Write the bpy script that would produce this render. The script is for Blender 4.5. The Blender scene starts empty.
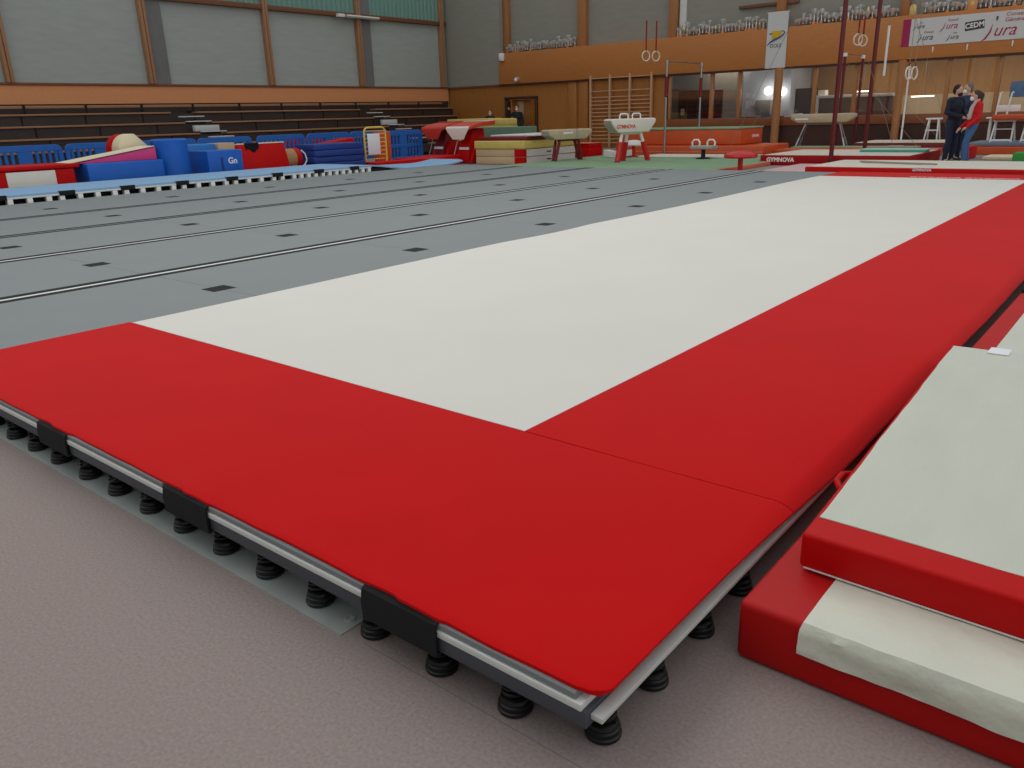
import bpy, bmesh, math, random
from mathutils import Vector, Matrix, Euler
random.seed(7)
S = bpy.context.scene
COL = S.collection
PI = math.pi

# ------------------------------------------------------------------ helpers
def lin(c):
    c = c / 255.0
    return c / 12.92 if c <= 0.04045 else ((c + 0.055) / 1.055) ** 2.4

MATS = {}
def mat(name, rgb, rough=0.6, bump=0.0, bscale=60.0, var=0.0, vscale=4.0, metal=0.0, sheen=0.0,
        stretch=None, emit=0.0, spec=0.5, sheen_tint=None):
    m = bpy.data.materials.new(name)
    m.use_nodes = True
    nt = m.node_tree
    b = nt.nodes['Principled BSDF']
    col = (lin(rgb[0]), lin(rgb[1]), lin(rgb[2]), 1)
    b.inputs['Base Color'].default_value = col
    b.inputs['Roughness'].default_value = rough
    b.inputs['Metallic'].default_value = metal
    b.inputs['Specular IOR Level'].default_value = spec
    if sheen:
        b.inputs['Sheen Weight'].default_value = sheen
        b.inputs['Sheen Roughness'].default_value = 0.45
        if sheen_tint: b.inputs['Sheen Tint'].default_value = (*sheen_tint, 1)
    if emit:
        b.inputs['Emission Color'].default_value = col
        b.inputs['Emission Strength'].default_value = emit
    if var or bump:
        tc = nt.nodes.new('ShaderNodeTexCoord')
        mp = nt.nodes.new('ShaderNodeMapping')
        if stretch: mp.inputs['Scale'].default_value = stretch
        nt.links.new(tc.outputs['Object'], mp.inputs['Vector'])
    if var:
        n = nt.nodes.new('ShaderNodeTexNoise')
        n.inputs['Scale'].default_value = vscale
        n.inputs['Detail'].default_value = 6
        nt.links.new(mp.outputs['Vector'], n.inputs['Vector'])
        r = nt.nodes.new('ShaderNodeMapRange')
        r.inputs['From Min'].default_value = 0.3
        r.inputs['From Max'].default_value = 0.7
        r.inputs['To Min'].default_value = 1 - var
        r.inputs['To Max'].default_value = 1 + var
        nt.links.new(n.outputs['Fac'], r.inputs['Value'])
        mx = nt.nodes.new('ShaderNodeVectorMath')
        mx.operation = 'SCALE'
        mx.inputs[0].default_value = col[:3]
        nt.links.new(r.outputs['Result'], mx.inputs['Scale'])
        nt.links.new(mx.outputs['Vector'], b.inputs['Base Color'])
    if bump:
        n2 = nt.nodes.new('ShaderNodeTexNoise')
        n2.inputs['Scale'].default_value = bscale
        n2.inputs['Detail'].default_value = 4
        nt.links.new(mp.outputs['Vector'], n2.inputs['Vector'])
        bp = nt.nodes.new('ShaderNodeBump')
        bp.inputs['Strength'].default_value = bump
        bp.inputs['Distance'].default_value = min(0.02, 0.25/bscale)
        nt.links.new(n2.outputs['Fac'], bp.inputs['Height'])
        nt.links.new(bp.outputs['Normal'], b.inputs['Normal'])
    MATS[name] = m
    return m

class MB:
    """collects shapes into ONE mesh; every add takes a material index m"""
    def __init__(self): self.bm = bmesh.new()
    def _mark(self, faces, m):
        for f in faces: f.material_index = m
    def box(self, x0, x1, y0, y1, z0, z1, m=0, bev=0.0, seg=2, M=None):
        old = set(self.bm.faces)
        r = bmesh.ops.create_cube(self.bm, size=1.0)
        vs = r['verts']
        T = Matrix.Translation(((x0+x1)/2, (y0+y1)/2, (z0+z1)/2)) @ Matrix.Diagonal((abs(x1-x0), abs(y1-y0), abs(z1-z0), 1))
        bmesh.ops.transform(self.bm, matrix=T, verts=vs)
        if bev:
            es = list({e for v in vs for e in v.link_edges})
            bmesh.ops.bevel(self.bm, geom=es, offset=bev, segments=seg, affect='EDGES', profile=0.5)
        new = [f for f in self.bm.faces if f not in old]
        if M is not None:
            bmesh.ops.transform(self.bm, matrix=M, verts=list({v for f in new for v in f.verts}))
        self._mark(new, m)
        return self
    def cyl(self, p0, p1, r0, r1=None, seg=14, m=0, caps=True):
        p0 = Vector(p0); p1 = Vector(p1)
        r1 = r0 if r1 is None else r1
        d = p1 - p0
        q = Vector((0, 0, 1)).rotation_difference(d.normalized()).to_matrix().to_4x4()
        old = set(self.bm.faces)
        bmesh.ops.create_cone(self.bm, cap_ends=caps, segments=seg, radius1=r0, radius2=r1, depth=d.length,
                              matrix=Matrix.Translation((p0+p1)/2) @ q)
        self._mark([f for f in self.bm.faces if f not in old], m)
        return self
    def sph(self, c, r, m=0, seg=16, M=None):
        r = (r, r, r) if not hasattr(r, '__len__') else r
        old = set(self.bm.faces)
        T = Matrix.Translation(c) @ (M if M is not None else Matrix()) @ Matrix.Diagonal((*r, 1))
        bmesh.ops.create_uvsphere(self.bm, u_segments=seg, v_segments=max(6, seg//2), radius=1, matrix=T)
        self._mark([f for f in self.bm.faces if f not in old], m)
        return self
    def prism(self, pts, a0, a1, axis='y', m=0, bev=0.0, seg=2, M=None):
        """polygon extruded along an axis. axis y: pts=(x,z); x: pts=(y,z); z: pts=(x,y)"""
        def P(p, a):
            return {'y': (p[0], a, p[1]), 'x': (a, p[0], p[1]), 'z': (p[0], p[1], a)}[axis]
        old = set(self.bm.faces)
        A = [self.bm.verts.new(P(p, a0)) for p in pts]
        B = [self.bm.verts.new(P(p, a1)) for p in pts]
        n = len(pts)
        fs = [self.bm.faces.new(A), self.bm.faces.new(B)]
        for i in range(n):
            fs.append(self.bm.faces.new((A[i], A[(i+1) % n], B[(i+1) % n], B[i])))
        bmesh.ops.recalc_face_normals(self.bm, faces=fs)
        if bev:
            es = list({e for f in fs for e in f.edges})
            bmesh.ops.bevel(self.bm, geom=es, offset=bev, segments=seg, affect='EDGES', profile=0.5)
        new = [f for f in self.bm.faces if f not in old]
        if M is not None:
            bmesh.ops.transform(self.bm, matrix=M, verts=list({v for f in new for v in f.verts}))
        self._mark(new, m)
        return self
    def tube(self, pts, r, seg=8, m=0, closed=False):
        pts = [Vector(p) for p in pts]
        n = len(pts)
        rings = []
        up = None
        for i in range(n):
            if closed: t = pts[(i+1) % n] - pts[(i-1) % n]
            else: t = pts[min(i+1, n-1)] - pts[max(i-1, 0)]
            t.normalize()
            if up is None:
                up = t.orthogonal().normalized()
            else:
                up = (up - t * up.dot(t))
                up = up.normalized() if up.length > 1e-6 else t.orthogonal().normalized()
            s = t.cross(up)
            rr = r[i] if hasattr(r, '__len__') else r
            rings.append([self.bm.verts.new(pts[i] + (up*math.cos(2*PI*k/seg) + s*math.sin(2*PI*k/seg))*rr) for k in range(seg)])
        fs = []
        for i in range(n if closed else n-1):
            a = rings[i]; b = rings[(i+1) % n]
            if closed and i == n-1:   # align the closing ring
                o = min(range(seg), key=lambda k: (b[k].co - a[0].co).length)
                b = b[o:] + b[:o]
            for k in range(seg):
                fs.append(self.bm.faces.new((a[k], a[(k+1) % seg], b[(k+1) % seg], b[k])))
        if not closed:
            fs.append(self.bm.faces.new(rings[0][::-1])); fs.append(self.bm.faces.new(rings[-1]))
        bmesh.ops.recalc_face_normals(self.bm, faces=fs)
        self._mark(fs, m)
        return self
    def lathe(self, prof, c=(0, 0, 0), seg=14, m=0):
        """prof: list of (r, z); m may be a list with one index per segment"""
        c = Vector(c)
        rings = [[self.bm.verts.new(c + Vector((max(r, 1e-4)*math.cos(2*PI*k/seg), max(r, 1e-4)*math.sin(2*PI*k/seg), z))) for k in range(seg)] for r, z in prof]
        fs = []
        for i in range(len(prof)-1):
            for k in range(seg):
                f = self.bm.faces.new((rings[i][k], rings[i][(k+1) % seg], rings[i+1][(k+1) % seg], rings[i+1][k]))
                f.material_index = m[i] if hasattr(m, '__len__') else m
                fs.append(f)
        for ring, mi in ((rings[0], 0), (rings[-1], -1)):
            f = self.bm.faces.new(ring); f.material_index = m[mi] if hasattr(m, '__len__') else m; fs.append(f)
        bmesh.ops.recalc_face_normals(self.bm, faces=fs)
        return self
    def grid(self, xs, ys, fn, thick, m=0):
        """sheet with thickness; fn(x, y) -> (x, y, z) of the top"""
        top = [[self.bm.verts.new(fn(x, y)) for y in ys] for x in xs]
        bot = [[self.bm.verts.new(Vector(v.co) - Vector((0, 0, thick))) for v in row] for row in top]
        nx, ny = len(xs), len(ys); fs = []
        for i in range(nx-1):
            for j in range(ny-1):
                fs.append(self.bm.faces.new((top[i][j], top[i+1][j], top[i+1][j+1], top[i][j+1])))
                fs.append(self.bm.faces.new((bot[i][j], bot[i][j+1], bot[i+1][j+1], bot[i+1][j])))
        for i in range(nx-1):
            for j in (0, ny-1):
                fs.append(self.bm.faces.new((top[i][j], top[i+1][j], bot[i+1][j], bot[i][j])))
        for j in range(ny-1):
            for i in (0, nx-1):
                fs.append(self.bm.faces.new((top[i][j], top[i][j+1], bot[i][j+1], bot[i][j])))
        bmesh.ops.recalc_face_normals(self.bm, faces=fs)
        self._mark(fs, m)
        return self
    def build(self, name, mats, parent=None, smooth=True, angle=35, local=False):
        me = bpy.data.meshes.new(name)
        o = bpy.data.objects.new(name, me)
        COL.objects.link(o)
        if parent is not None:
            o.parent = parent
            if not local:
                root = parent
                off = Vector((0, 0, 0))
                while root is not None:
                    off += root.location
                    root = root.parent
                bmesh.ops.translate(self.bm, vec=-off, verts=self.bm.verts)
        elif not local:
            xs = [v.co.x for v in self.bm.verts]; ys = [v.co.y for v in self.bm.verts]; zs = [v.co.z for v in self.bm.verts]
            c = Vector(((min(xs)+max(xs))/2, (min(ys)+max(ys))/2, min(zs)))
            bmesh.ops.translate(self.bm, vec=-c, verts=self.bm.verts)
            o.location = c
        self.bm.to_mesh(me); self.bm.free()
        for mm in (mats if isinstance(mats, (list, tuple)) else [mats]):
            me.materials.append(mm if not isinstance(mm, str) else MATS[mm])
        if smooth:
            for p in me.polygons: p.use_smooth = True
            me.set_sharp_from_angle(angle=math.radians(angle))
        return o

def tag(o, label=None, cat=None, group=None, kind=None):
    if label: o['label'] = label
    if cat: o['category'] = cat
    if group: o['group'] = group
    if kind: o['kind'] = kind
    return o
def thing(name, label, cat, loc=(0, 0, 0), rotz=0.0, group=None):
    o = bpy.data.objects.new(name, None)
    o.empty_display_size = 0.1
    COL.objects.link(o)
    o.location = loc; o.rotation_euler = (0, 0, rotz)
    return tag(o, label, cat, group)
def struct(o): o['kind'] = 'structure'; return o
def dup(root, loc, rotz=None, label=None, group=None):
    r = root.copy(); COL.objects.link(r); r.location = loc
    if rotz is not None: r.rotation_euler = (0, 0, rotz)
    if label: r['label'] = label
    if group: r['group'] = group
    for ch in [c for c in bpy.data.objects if c.parent == root]:
        c = ch.copy(); COL.objects.link(c); c.parent = r
        for g in [k for k in bpy.data.objects if k.parent == ch]:
            d = g.copy(); COL.objects.link(d); d.parent = c
    return r
def text(name, body, size, M, material, parent=None, extrude=0.002, shear=0.0, sx=1.0, bold=0.0, center=True):
    """lettering as mesh; M places the text plane (local x = reading direction, y = up, z = outward)"""
    cu = bpy.data.curves.new(name, 'FONT')
    cu.body = body; cu.size = size; cu.extrude = extrude; cu.shear = shear; cu.offset = bold
    if center: cu.align_x = 'CENTER'; cu.align_y = 'CENTER'
    cu.resolution_u = 3
    t = bpy.data.objects.new(name + '_src', cu); COL.objects.link(t)
    dg = bpy.context.evaluated_depsgraph_get()
    me = bpy.data.meshes.new_from_object(t.evaluated_get(dg))
    bpy.data.objects.remove(t); bpy.data.curves.remove(cu)
    T = M @ Matrix.Diagonal((sx, 1, 1, 1))
    if parent is not None:
        off = Vector((0, 0, 0)); root = parent
        while root is not None:
            off += root.location; root = root.parent
        T = Matrix.Translation(-off) @ T
    me.transform(T)
    me.name = name
    me.materials.clear(); me.materials.append(MATS[material])
    o = bpy.data.objects.new(name, me); COL.objects.link(o)
    if parent is not None: o.parent = parent
    return o
def plane_M(loc, facing):
    """text frame on a vertical face looking along -y, +x"""
    if facing == '-y': R = Matrix(((1, 0, 0), (0, 0, -1), (0, 1, 0)))
    elif facing == '+x': R = Matrix(((0, 0, 1), (1, 0, 0), (0, 1, 0)))
    elif facing == 'up': R = Matrix(((1, 0, 0), (0, 1, 0), (0, 0, 1)))
    return Matrix.Translation(loc) @ R.to_4x4()
def lerp(a, b, t): return a + (b-a)*t
def frange(a, b, n): return [a + (b-a)*i/(n-1) for i in range(n)]
def noise1(x, s=0): return math.sin(x*1.7+s)*.5 + math.sin(x*4.3+s*2.1)*.3 + math.sin(x*9.1+s*.7)*.2

# ------------------------------------------------------------------ materials
mat('gym_floor', (152, 137, 132), .9, bump=.25, bscale=380, var=.15, vscale=110)
mat('red_carpet', (201, 13, 15), .95, bump=.12, bscale=420, var=.035, vscale=1.6, sheen=.12, spec=.1, sheen_tint=(1, .6, .6))
mat('white_carpet', (223, 220, 211), .95, bump=.12, bscale=420, var=.015, vscale=1.3, spec=.2)
mat('grey_foam', (136, 141, 141), .8, bump=.12, bscale=200, var=.02, vscale=2.5, spec=.3)
mat('black_velcro', (20, 20, 21), .9, bump=.2, bscale=300)
mat('dark_edge', (38, 36, 38), .9)
mat('white_edge', (225, 226, 222), .55)
mat('slate_board', (74, 78, 86), .55)
mat('alu', (206, 207, 202), .45, var=.03, vscale=8)
mat('black_spring', (14, 14, 15), .45)
mat('rail_metal', (178, 184, 180), .45, metal=.2, var=.08, vscale=9)
mat('steel', (170, 170, 170), .3, metal=.9)
mat('red_vinyl', (196, 9, 10), .5, spec=.15, bump=.25, bscale=7, var=.05, vscale=5)
mat('red_vinyl_old', (186, 18, 17), .5, spec=.2, bump=.25, bscale=6, var=.07, vscale=3)
mat('canvas', (206, 208, 192), .6, bump=.55, bscale=3.5, var=.03, vscale=3, stretch=(3, 1, 1))
mat('canvas_wrinkled', (218, 218, 201), .6, bump=1.0, bscale=7, var=.04, vscale=4)
mat('pale_vinyl', (226, 220, 205), .55, bump=.15, bscale=5, var=.02)
mat('track_blue', (140, 178, 212), .9, bump=.1, bscale=200, var=.03, vscale=3)
mat('white_block', (235, 235, 232), .7)
mat('dark_void', (28, 27, 27), .9)
mat('blue_foam', (12, 96, 190), .5, bump=.15, bscale=5, var=.06, vscale=3)
mat('blue_foam_light', (42, 124, 200), .5, bump=.1, bscale=5, var=.05, vscale=3)
mat('navy_foam', (24, 56, 132), .5, bump=.2, bscale=5, var=.06, vscale=3)
mat('blue_plastic', (28, 104, 190), .45, var=.05, vscale=5)
mat('pink_foam', (226, 66, 128), .55, var=.04)
mat('cream_foam', (240, 226, 190), .6, var=.03)
mat('yellow_foam', (214, 192, 104), .6, bump=.2, bscale=6, var=.06, vscale=3)
mat('tan_foam', (206, 180, 142), .6, bump=.2, bscale=6, var=.05, vscale=3)
mat('white_vinyl', (222, 218, 212), .5, bump=.2, bscale=6, var=.03)
mat('green_mat', (134, 164, 128), .85, bump=.1, bscale=30, var=.08, vscale=2)
mat('green_foam', (104, 134, 108), .7, var=.06, vscale=3)
mat('orange_vinyl', (206, 84, 34), .5, bump=.2, bscale=5, var=.07, vscale=3)
mat('salmon_vinyl', (214, 120, 86), .55, var=.06, vscale=3)
mat('dark_red', (120, 14, 22), .45, var=.06, vscale=4)
mat('pale_pink', (214, 180, 178), .8, var=.05, vscale=3)
mat('beige_leather', (196, 178, 146), .55, bump=.1, bscale=40, var=.07, vscale=6)
mat('white_leather', (238, 228, 216), .5, bump=.08, bscale=40, var=.02)
mat('grey_leather', (170, 160, 148), .6, var=.04)
mat('red_paint', (196, 22, 20), .35)
mat('post_red', (98, 10, 18), .35)
mat('white_paint', (240, 238, 234), .4)
mat('yellow_paint', (236, 196, 88), .4)
mat('wood_ring', (222, 208, 190), .5)
mat('strap_red', (140, 24, 28), .8)
mat('cable', (150, 138, 116), .5, metal=.3)
mat('bar_wood', (200, 156, 116), .5)
mat('vault_red', (206, 58, 34), .5, var=.05)
mat('seam_grey', (150, 152, 150), .7)
mat('wall_grey_back', (152, 149, 138), .9, bump=.12, bscale=6, var=.05, vscale=1.6, stretch=(1, 1, 5))
mat('sill_brown', (140, 80, 44), .5, var=.08, vscale=4)
mat('mat_red', (158, 10, 16), .5, spec=.2, var=.05)
mat('cork', (176, 132, 88), .8, bump=.2, bscale=60, var=.1, vscale=20)
mat('black_cloth', (30, 32, 34), .95, bump=.3, bscale=20)
mat('paper_white', (238, 240, 244), .7)
mat('text_white', (244, 240, 236), .6)
mat('text_red', (214, 64, 48), .6)
mat('text_dark', (66, 68, 70), .6)
mat('text_crimson', (172, 22, 58), .6)
mat('text_blue', (72, 98, 140), .6)
mat('logo_yellow', (226, 178, 22), .6)
mat('magenta', (168, 22, 84), .6)
mat('banner_white', (214, 214, 212), .7, bump=.1, bscale=4)
mat('orange_panel', (224, 150, 98), .6, bump=.05, bscale=40, var=.05, vscale=18)
mat('balcony_wood', (196, 124, 62), .55, bump=.04, bscale=20, var=.05, vscale=3, stretch=(1, 1, 6))
mat('wall_wood', (172, 110, 48), .5, bump=.04, bscale=20, var=.08, vscale=3, stretch=(5, 1, .6))
mat('wall_wood_side', (172, 112, 56), .5, bump=.04, bscale=20, var=.08, vscale=3, stretch=(1, 5, .6))
mat('dark_wood', (70, 38, 24), .55, var=.12, vscale=6)
mat('post_wood', (172, 126, 90), .55, var=.08, vscale=4, stretch=(6, 6, .5))
mat('beam_wood', (120, 76, 48), .6, var=.08, vscale=4)
mat('pole_wood', (178, 120, 72), .5, var=.09, vscale=4, stretch=(6, 6, .5))
mat('wall_grey', (170, 176, 170), .9, bump=.12, bscale=6, var=.05, vscale=1.6, stretch=(1, 1, 5))
mat('concrete', (120, 120, 118), .9, bump=.1, bscale=20, var=.07, vscale=3)
mat('green_sheet', (116, 158, 146), .5, var=.06, vscale=2, stretch=(1, 6, .4))
mat('bench_wood', (164, 118, 84), .45, var=.08, vscale=4, stretch=(3, .5, 3))
mat('bleacher_dark', (58, 44, 38), .55, var=.12, vscale=2.5)
mat('step_grey', (206, 208, 206), .6)
mat('silver', (222, 224, 222), .3, metal=.6)
mat('gold', (214, 200, 150), .32, metal=.7)
mat('base_dark', (60, 56, 52), .4)
mat('plaque_wood', (222, 150, 88), .5)
mat('plaque_gold', (224, 190, 120), .35, metal=.4)
mat('room_grey', (156, 150, 144), .9, var=.04)
mat('room_blue', (206, 216, 232), .9, var=.02)
mat('room_wood', (182, 132, 70), .6, var=.08, vscale=3, stretch=(4, 1, .6))
mat('room_cream', (206, 186, 154), .8, var=.04)
mat('maroon', (64, 22, 24), .5, var=.15, vscale=3)
mat('counter_brown', (96, 58, 40), .5, var=.1, vscale=4)
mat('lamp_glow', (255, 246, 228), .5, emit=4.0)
mat('tube_white', (236, 234, 224), .4)
mat('skin', (214, 164, 140), .6)
mat('hair_dark', (34, 26, 22), .7, bump=.4, bscale=60)
mat('hair_brown', (74, 52, 40), .7, bump=.4, bscale=60)
mat('hair_grey', (112, 104, 98), .7, bump=.4, bscale=60)
mat('cloth_navy', (30, 36, 52), .85, bump=.3, bscale=14)
mat('cloth_black', (30, 34, 38), .85, bump=.3, bscale=14)
mat('cloth_pattern', (52, 60, 92), .85, bump=.3, bscale=14, var=.5, vscale=16)
mat('cloth_red', (206, 24, 26), .85, bump=.3, bscale=14)
mat('jeans', (70, 106, 152), .85, bump=.3, bscale=20, var=.1, vscale=8)
mat('jeans_dark', (34, 44, 66), .85, bump=.3, bscale=20)
mat('scarf', (196, 184, 172), .85, bump=.3, bscale=20)
mat('mask_white', (236, 240, 242), .8)
mat('shoe', (40, 38, 38), .7)
mat('picture_blue', (84, 116, 150), .6, var=.25, vscale=3)
mat('teal', (74, 160, 140), .7)
mat('teal_top', (200, 216, 206), .8)
mat('bluegrey_mat', (112, 132, 150), .7, var=.05)
mat('bright_green', (60, 160, 70), .7)

# glass: mostly clear with a faint mirror
g = bpy.data.materials.new('window_glass'); g.use_nodes = True
nt = g.node_tree; nt.nodes.clear()
out = nt.nodes.new('ShaderNodeOutputMaterial'); mx = nt.nodes.new('ShaderNodeMixShader')
tr = nt.nodes.new('ShaderNodeBsdfTransparent'); gl = nt.nodes.new('ShaderNodeBsdfGlossy')
gl.inputs['Roughness'].default_value = .02
tr.inputs['Color'].default_value = (.93, .93, .93, 1)
mx.inputs['Fac'].default_value = .10
nt.links.new(tr.outputs[0], mx.inputs[1]); nt.links.new(gl.outputs[0], mx.inputs[2]); nt.links.new(mx.outputs[0], out.inputs[0])
MATS['window_glass'] = g

# ------------------------------------------------------------------ the setting
def hole_wall(): pass
struct(MB().box(-27, 11, -9, 32, -.2, 0).build('floor', 'gym_floor'))
# a seam in the floor covering near the camera
struct(MB().box(-.75, .0, -.001, .001, 0, .0005).build('trim_1', 'concrete'))
# left wall: orange band above the bleachers, grey panels, beam, green sheets
w = MB().box(-26.4, -26.05, -8.5, 27.6, 0, 8.6).build('wall_left', 'wall_grey'); struct(w)
struct(MB().box(-26.05, -25.93, -8.5, 27.0, 2.05, 2.58).build('trim_2', 'orange_panel'))
struct(MB().box(-26.05, -25.88, -8.5, 27.0, 2.58, 2.65, bev=.01).build('trim_3', 'beam_wood'))
struct(MB().box(-26.05, -25.98, -8.5, 27.0, 0, 2.05).build('trim_4', 'bleacher_dark'))
struct(MB().box(-26.05, -25.86, 12.9, 27.0, 5.20, 5.36, bev=.01).build('trim_5', 'beam_wood'))
k = MB()
y = 13.2
while y < 26.9:                                   # corrugated translucent sheets above the beam
    k.prism([(y, -26.05), (y+.05, -26.05), (y+.10, -26.01), (y+.20, -26.01), (y+.25, -26.05)][::-1] and
            [(-26.06, y), (-26.04, y), (-26.0, y+.06), (-26.0, y+.16), (-26.04, y+.22), (-26.06, y+.22)], 5.36, 8.2, axis='z')
    y += .23
struct(k.build('window_1', 'green_sheet', smooth=False))
n = 6
for yy, wide in ((8.72, 0), (13.0, 1), (17.6, 0), (21.95, 1), (26.72, 2)):
    k = MB().box(-26.05, -25.84, yy-.10, yy-.012, 2.65, 8.2, bev=.008).box(-26.05, -25.84, yy+.012, yy+.10, 2.65, 8.2, bev=.008)
    k.box(-26.05, -25.9, yy-.012, yy+.012, 2.65, 8.2)
    struct(k.build('trim_%d' % n, 'post_wood')); n += 1
    if wide == 1:
        struct(MB().box(-26.05, -25.95, yy+.14, yy+.66, 2.65, 8.2).build('trim_%d' % n, 'concrete')); n += 1
# back wall: lower wood wall with door and glass, balcony front, upper grey wall
W = 'wall_wood'
k = MB()
k.box(-26.05, -22.55, 27.1, 27.3, 0, 2.62)                       # left of the door
k.box(-22.55, -20.9, 27.1, 27.3, 2.04, 2.62)                     # over the door
k.box(-20.9, -14.72, 27.1, 27.3, 0, 2.62)                        # wall bars bay
struct(k.build('wall_back', W))
struct(MB().box(-14.72, 9, 27.1, 27.3, 0, .74).build('wall_back_low', 'dark_wood'))
struct(MB().box(-26.05, -22.84, 27.06, 27.3, 2.62, 8.6).build('wall_back_upper', 'wall_grey_back'))
struct(MB().box(-22.84, 9, 27.62, 27.8, 3.6, 8.6).build('wall_back_balcony', 'wall_grey_back'))
struct(MB().box(-22.84, 9, 26.95, 27.08, 2.62, 3.86, bev=.01).build('trim_20', 'balcony_wood'))
struct(MB().box(-22.84, 9, 27.08, 27.62, 3.74, 3.85).build('trim_21', 'balcony_wood'))
struct(MB().box(-22.84, 9, 26.97, 27.3, 2.56, 2.62).build('trim_22', 'dark_wood'))
struct(MB().box(-26.05, -22.84, 27.03, 27.1, 2.56, 2.63).build('trim_23', 'beam_wood'))
n = 30
for xa, xb in ((-22.98, -22.65), (-19.06, -18.67), (-14.98, -14.65), (-10.9, -10.6), (-6.95, -6.70), (-3.0, -2.7)):
    struct(MB().box(xa, xb, 27.4, 27.62, 3.85, 8.4, bev=.01).build('trim_%d' % n, 'pole_wood')); n += 1
struct(MB().box(-14.6, -14.35, 27.55, 27.62, 3.85, 8.4).build('trim_%d' % n, 'white_edge')); n += 1
struct(MB().box(-12.3, -10.2, 27.5, 27.62, 4.62, 4.72, bev=.01).build('trim_%d' % n, 'beam_wood')); n += 1
# pilasters, door frame
for xa, xb in ((-19.25, -18.85), (-18.72, -18.3)):
    struct(MB().box(xa, xb, 27.03, 27.1, 0, 2.56, bev=.01).build('trim_%d' % n, 'wall_wood')); n += 1
struct(MB().box(-22.62, -22.52, 27.0, 27.3, 0, 2.06, bev=.01).box(-20.98, -20.86, 27.0, 27.3, 0, 2.06, bev=.01)
       .box(-22.62, -20.86, 27.0, 27.3, 2.0, 2.1, bev=.01).build('trim_%d' % n, 'dark_wood')); n += 1
# corridor behind the door with a half open leaf
struct(MB().box(-22.6, -20.8, 29.0, 29.1, 0, 2.6).box(-22.7, -22.6, 27.3, 29.1, 0, 2.6).box(-20.8, -20.7, 27.3, 29.1, 0, 2.6)
       .box(-22.7, -20.7, 27.3, 29.1, 2.3, 2.4).build('wall_corridor', 'room_wood'))
d = MB().box(-22.48, -21.5, 27.36, 27.41, .02, 1.98, bev=.006).build('door_1', 'wall_wood'); struct(d)
MB().cyl((-21.6, 27.3, 1.0), (-21.6, 27.36, 1.0), .02).cyl((-21.6, 27.3, 1.0), (-21.72, 27.3, 1.0), .012).build('door_handle', 'steel', d)
for zz, xx in ((1.75, -21.62), (1.45, -21.6)):
    pass
# glass front of the club room: sill, mullions, panes
struct(MB().box(-14.72, 9, 27.04, 27.32, .74, 1.02, bev=.01).build('trim_%d' % n, 'sill_brown')); n += 1
mull = [-14.72, -13.0, -11.95, -9.3, -8.0, -5.3, -3.95, -1.9, 1, 4, 9]
for q in mull[:-1]:
    struct(MB().box(q-.05, q+.05, 27.1, 27.28, 1.02, 2.56, bev=.006).build('trim_%d' % n, 'pole_wood')); n += 1
for xa, xb in ((-10.58, -10.28), (-6.68, -6.42)):              # full-height columns standing before the glass
    struct(MB().cyl(((xa+xb)/2, 26.86, 0), ((xa+xb)/2, 26.86, 2.6), (xb-xa)/2*.9, seg=20).build('trim_%d' % n, 'pole_wood')); n += 1
wn = 2
for a, b in zip(mull[:-1], mull[1:]):
    struct(MB().box(a+.05, b-.05, 27.19, 27.20, 1.02, 2.56).build('window_%d' % wn, 'window_glass')); wn += 1
# the club room behind the glass
struct(MB().box(-16.4, 9, 31.4, 31.6, 0, 3.2).build('wall_club_back', 'room_wood'))
struct(MB().box(-16.4, -12.8, 29.6, 29.7, 0, 3.2).build('wall_club_grey', 'room_grey'))
struct(MB().box(-12.80, -10.96, 29.4, 29.5, 0, 3.2).box(-11.06, -10.96, 29.5, 31.4, 0, 3.2).build('wall_club_blue', 'room_blue'))
struct(MB().box(-10.9, 8.5, 31.3, 31.4, .2, 1.62).build('trim_%d' % n, 'room_cream')); n += 1
struct(MB().box(-16.5, -16.4, 27.3, 31.6, 0, 3.2).build('wall_club_left', 'room_grey'))
struct(MB().box(-16.4, 9, 27.32, 31.6, 3.2, 3.3).build('ceiling_club', 'room_grey'))

# roof trusses that carry the ring cables (above the picture)
for yy in (17.2, 18.6):
    struct(MB().box(-26, 9, yy-.12, yy+.12, 7.7, 8.1).build('beam_%d' % int(yy), 'beam_wood'))

struct(MB().box(-26.4, 11, -6.2, -6.0, 0, 4.5).build('wall_light_block', 'wall_grey'))  # unseen wall added behind the camera to block light on near front faces

# ------------------------------------------------------------------ sprung exercise floor
def helix(c, r0, r1, z0, z1, turns, n):
    return [Vector((c[0]+lerp(r0, r1, i/n)*math.cos(2*PI*turns*i/n), c[1]+lerp(r0, r1, i/n)*math.sin(2*PI*turns*i/n), lerp(z0, z1, i/n))) for i in range(n+1)]
def spring_mesh():
    k = MB()
    k.lathe([(.037, 0), (.042, .004), (.042, .011), (.038, .014), (.040, .018), (.039, .025), (.035, .028), (.0365, .032), (.034, .039), (.029, .042), (.020, .043), (.018, .036)], seg=20)
    k.tube(helix((0, 0), .029, .0205, .044, .104, 4.5, 64), .0044, seg=6)
    k.lathe([(.026, .102), (.026, .1075)], seg=16)
    k.cyl((0, 0, .03), (0, 0, .106), .006, seg=8)
    o = k.build('spring', 'black_spring', local=True)
    return o
SPR = spring_mesh()
def add_spring(parent, x, y, z=0):
    o = SPR.copy(); COL.objects.link(o); o.parent = parent
    o.location = Vector((x, y, z)) - parent.location
    return o
joints = [0, -.59, -1.59, -2.59, -3.59, -4.59]
plabels = ['corner spring panel at the near corner of the floor, three springs on its front edge',
           'spring panel between the two nearest black edge straps', 'spring panel on the front edge, second panel left of the corner panel',
           'spring panel at the far left end of the visible front edge', 'spring panel of the front edge outside the left of the picture']
xs_front = [[-.284, -.52], [-.765, -1.0, -1.246, -1.482], [-1.725, -1.958, -2.2, -2.44], [-2.7, -2.93, -3.16, -3.42], [-3.75, -4.0, -4.25, -4.5]]
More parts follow.
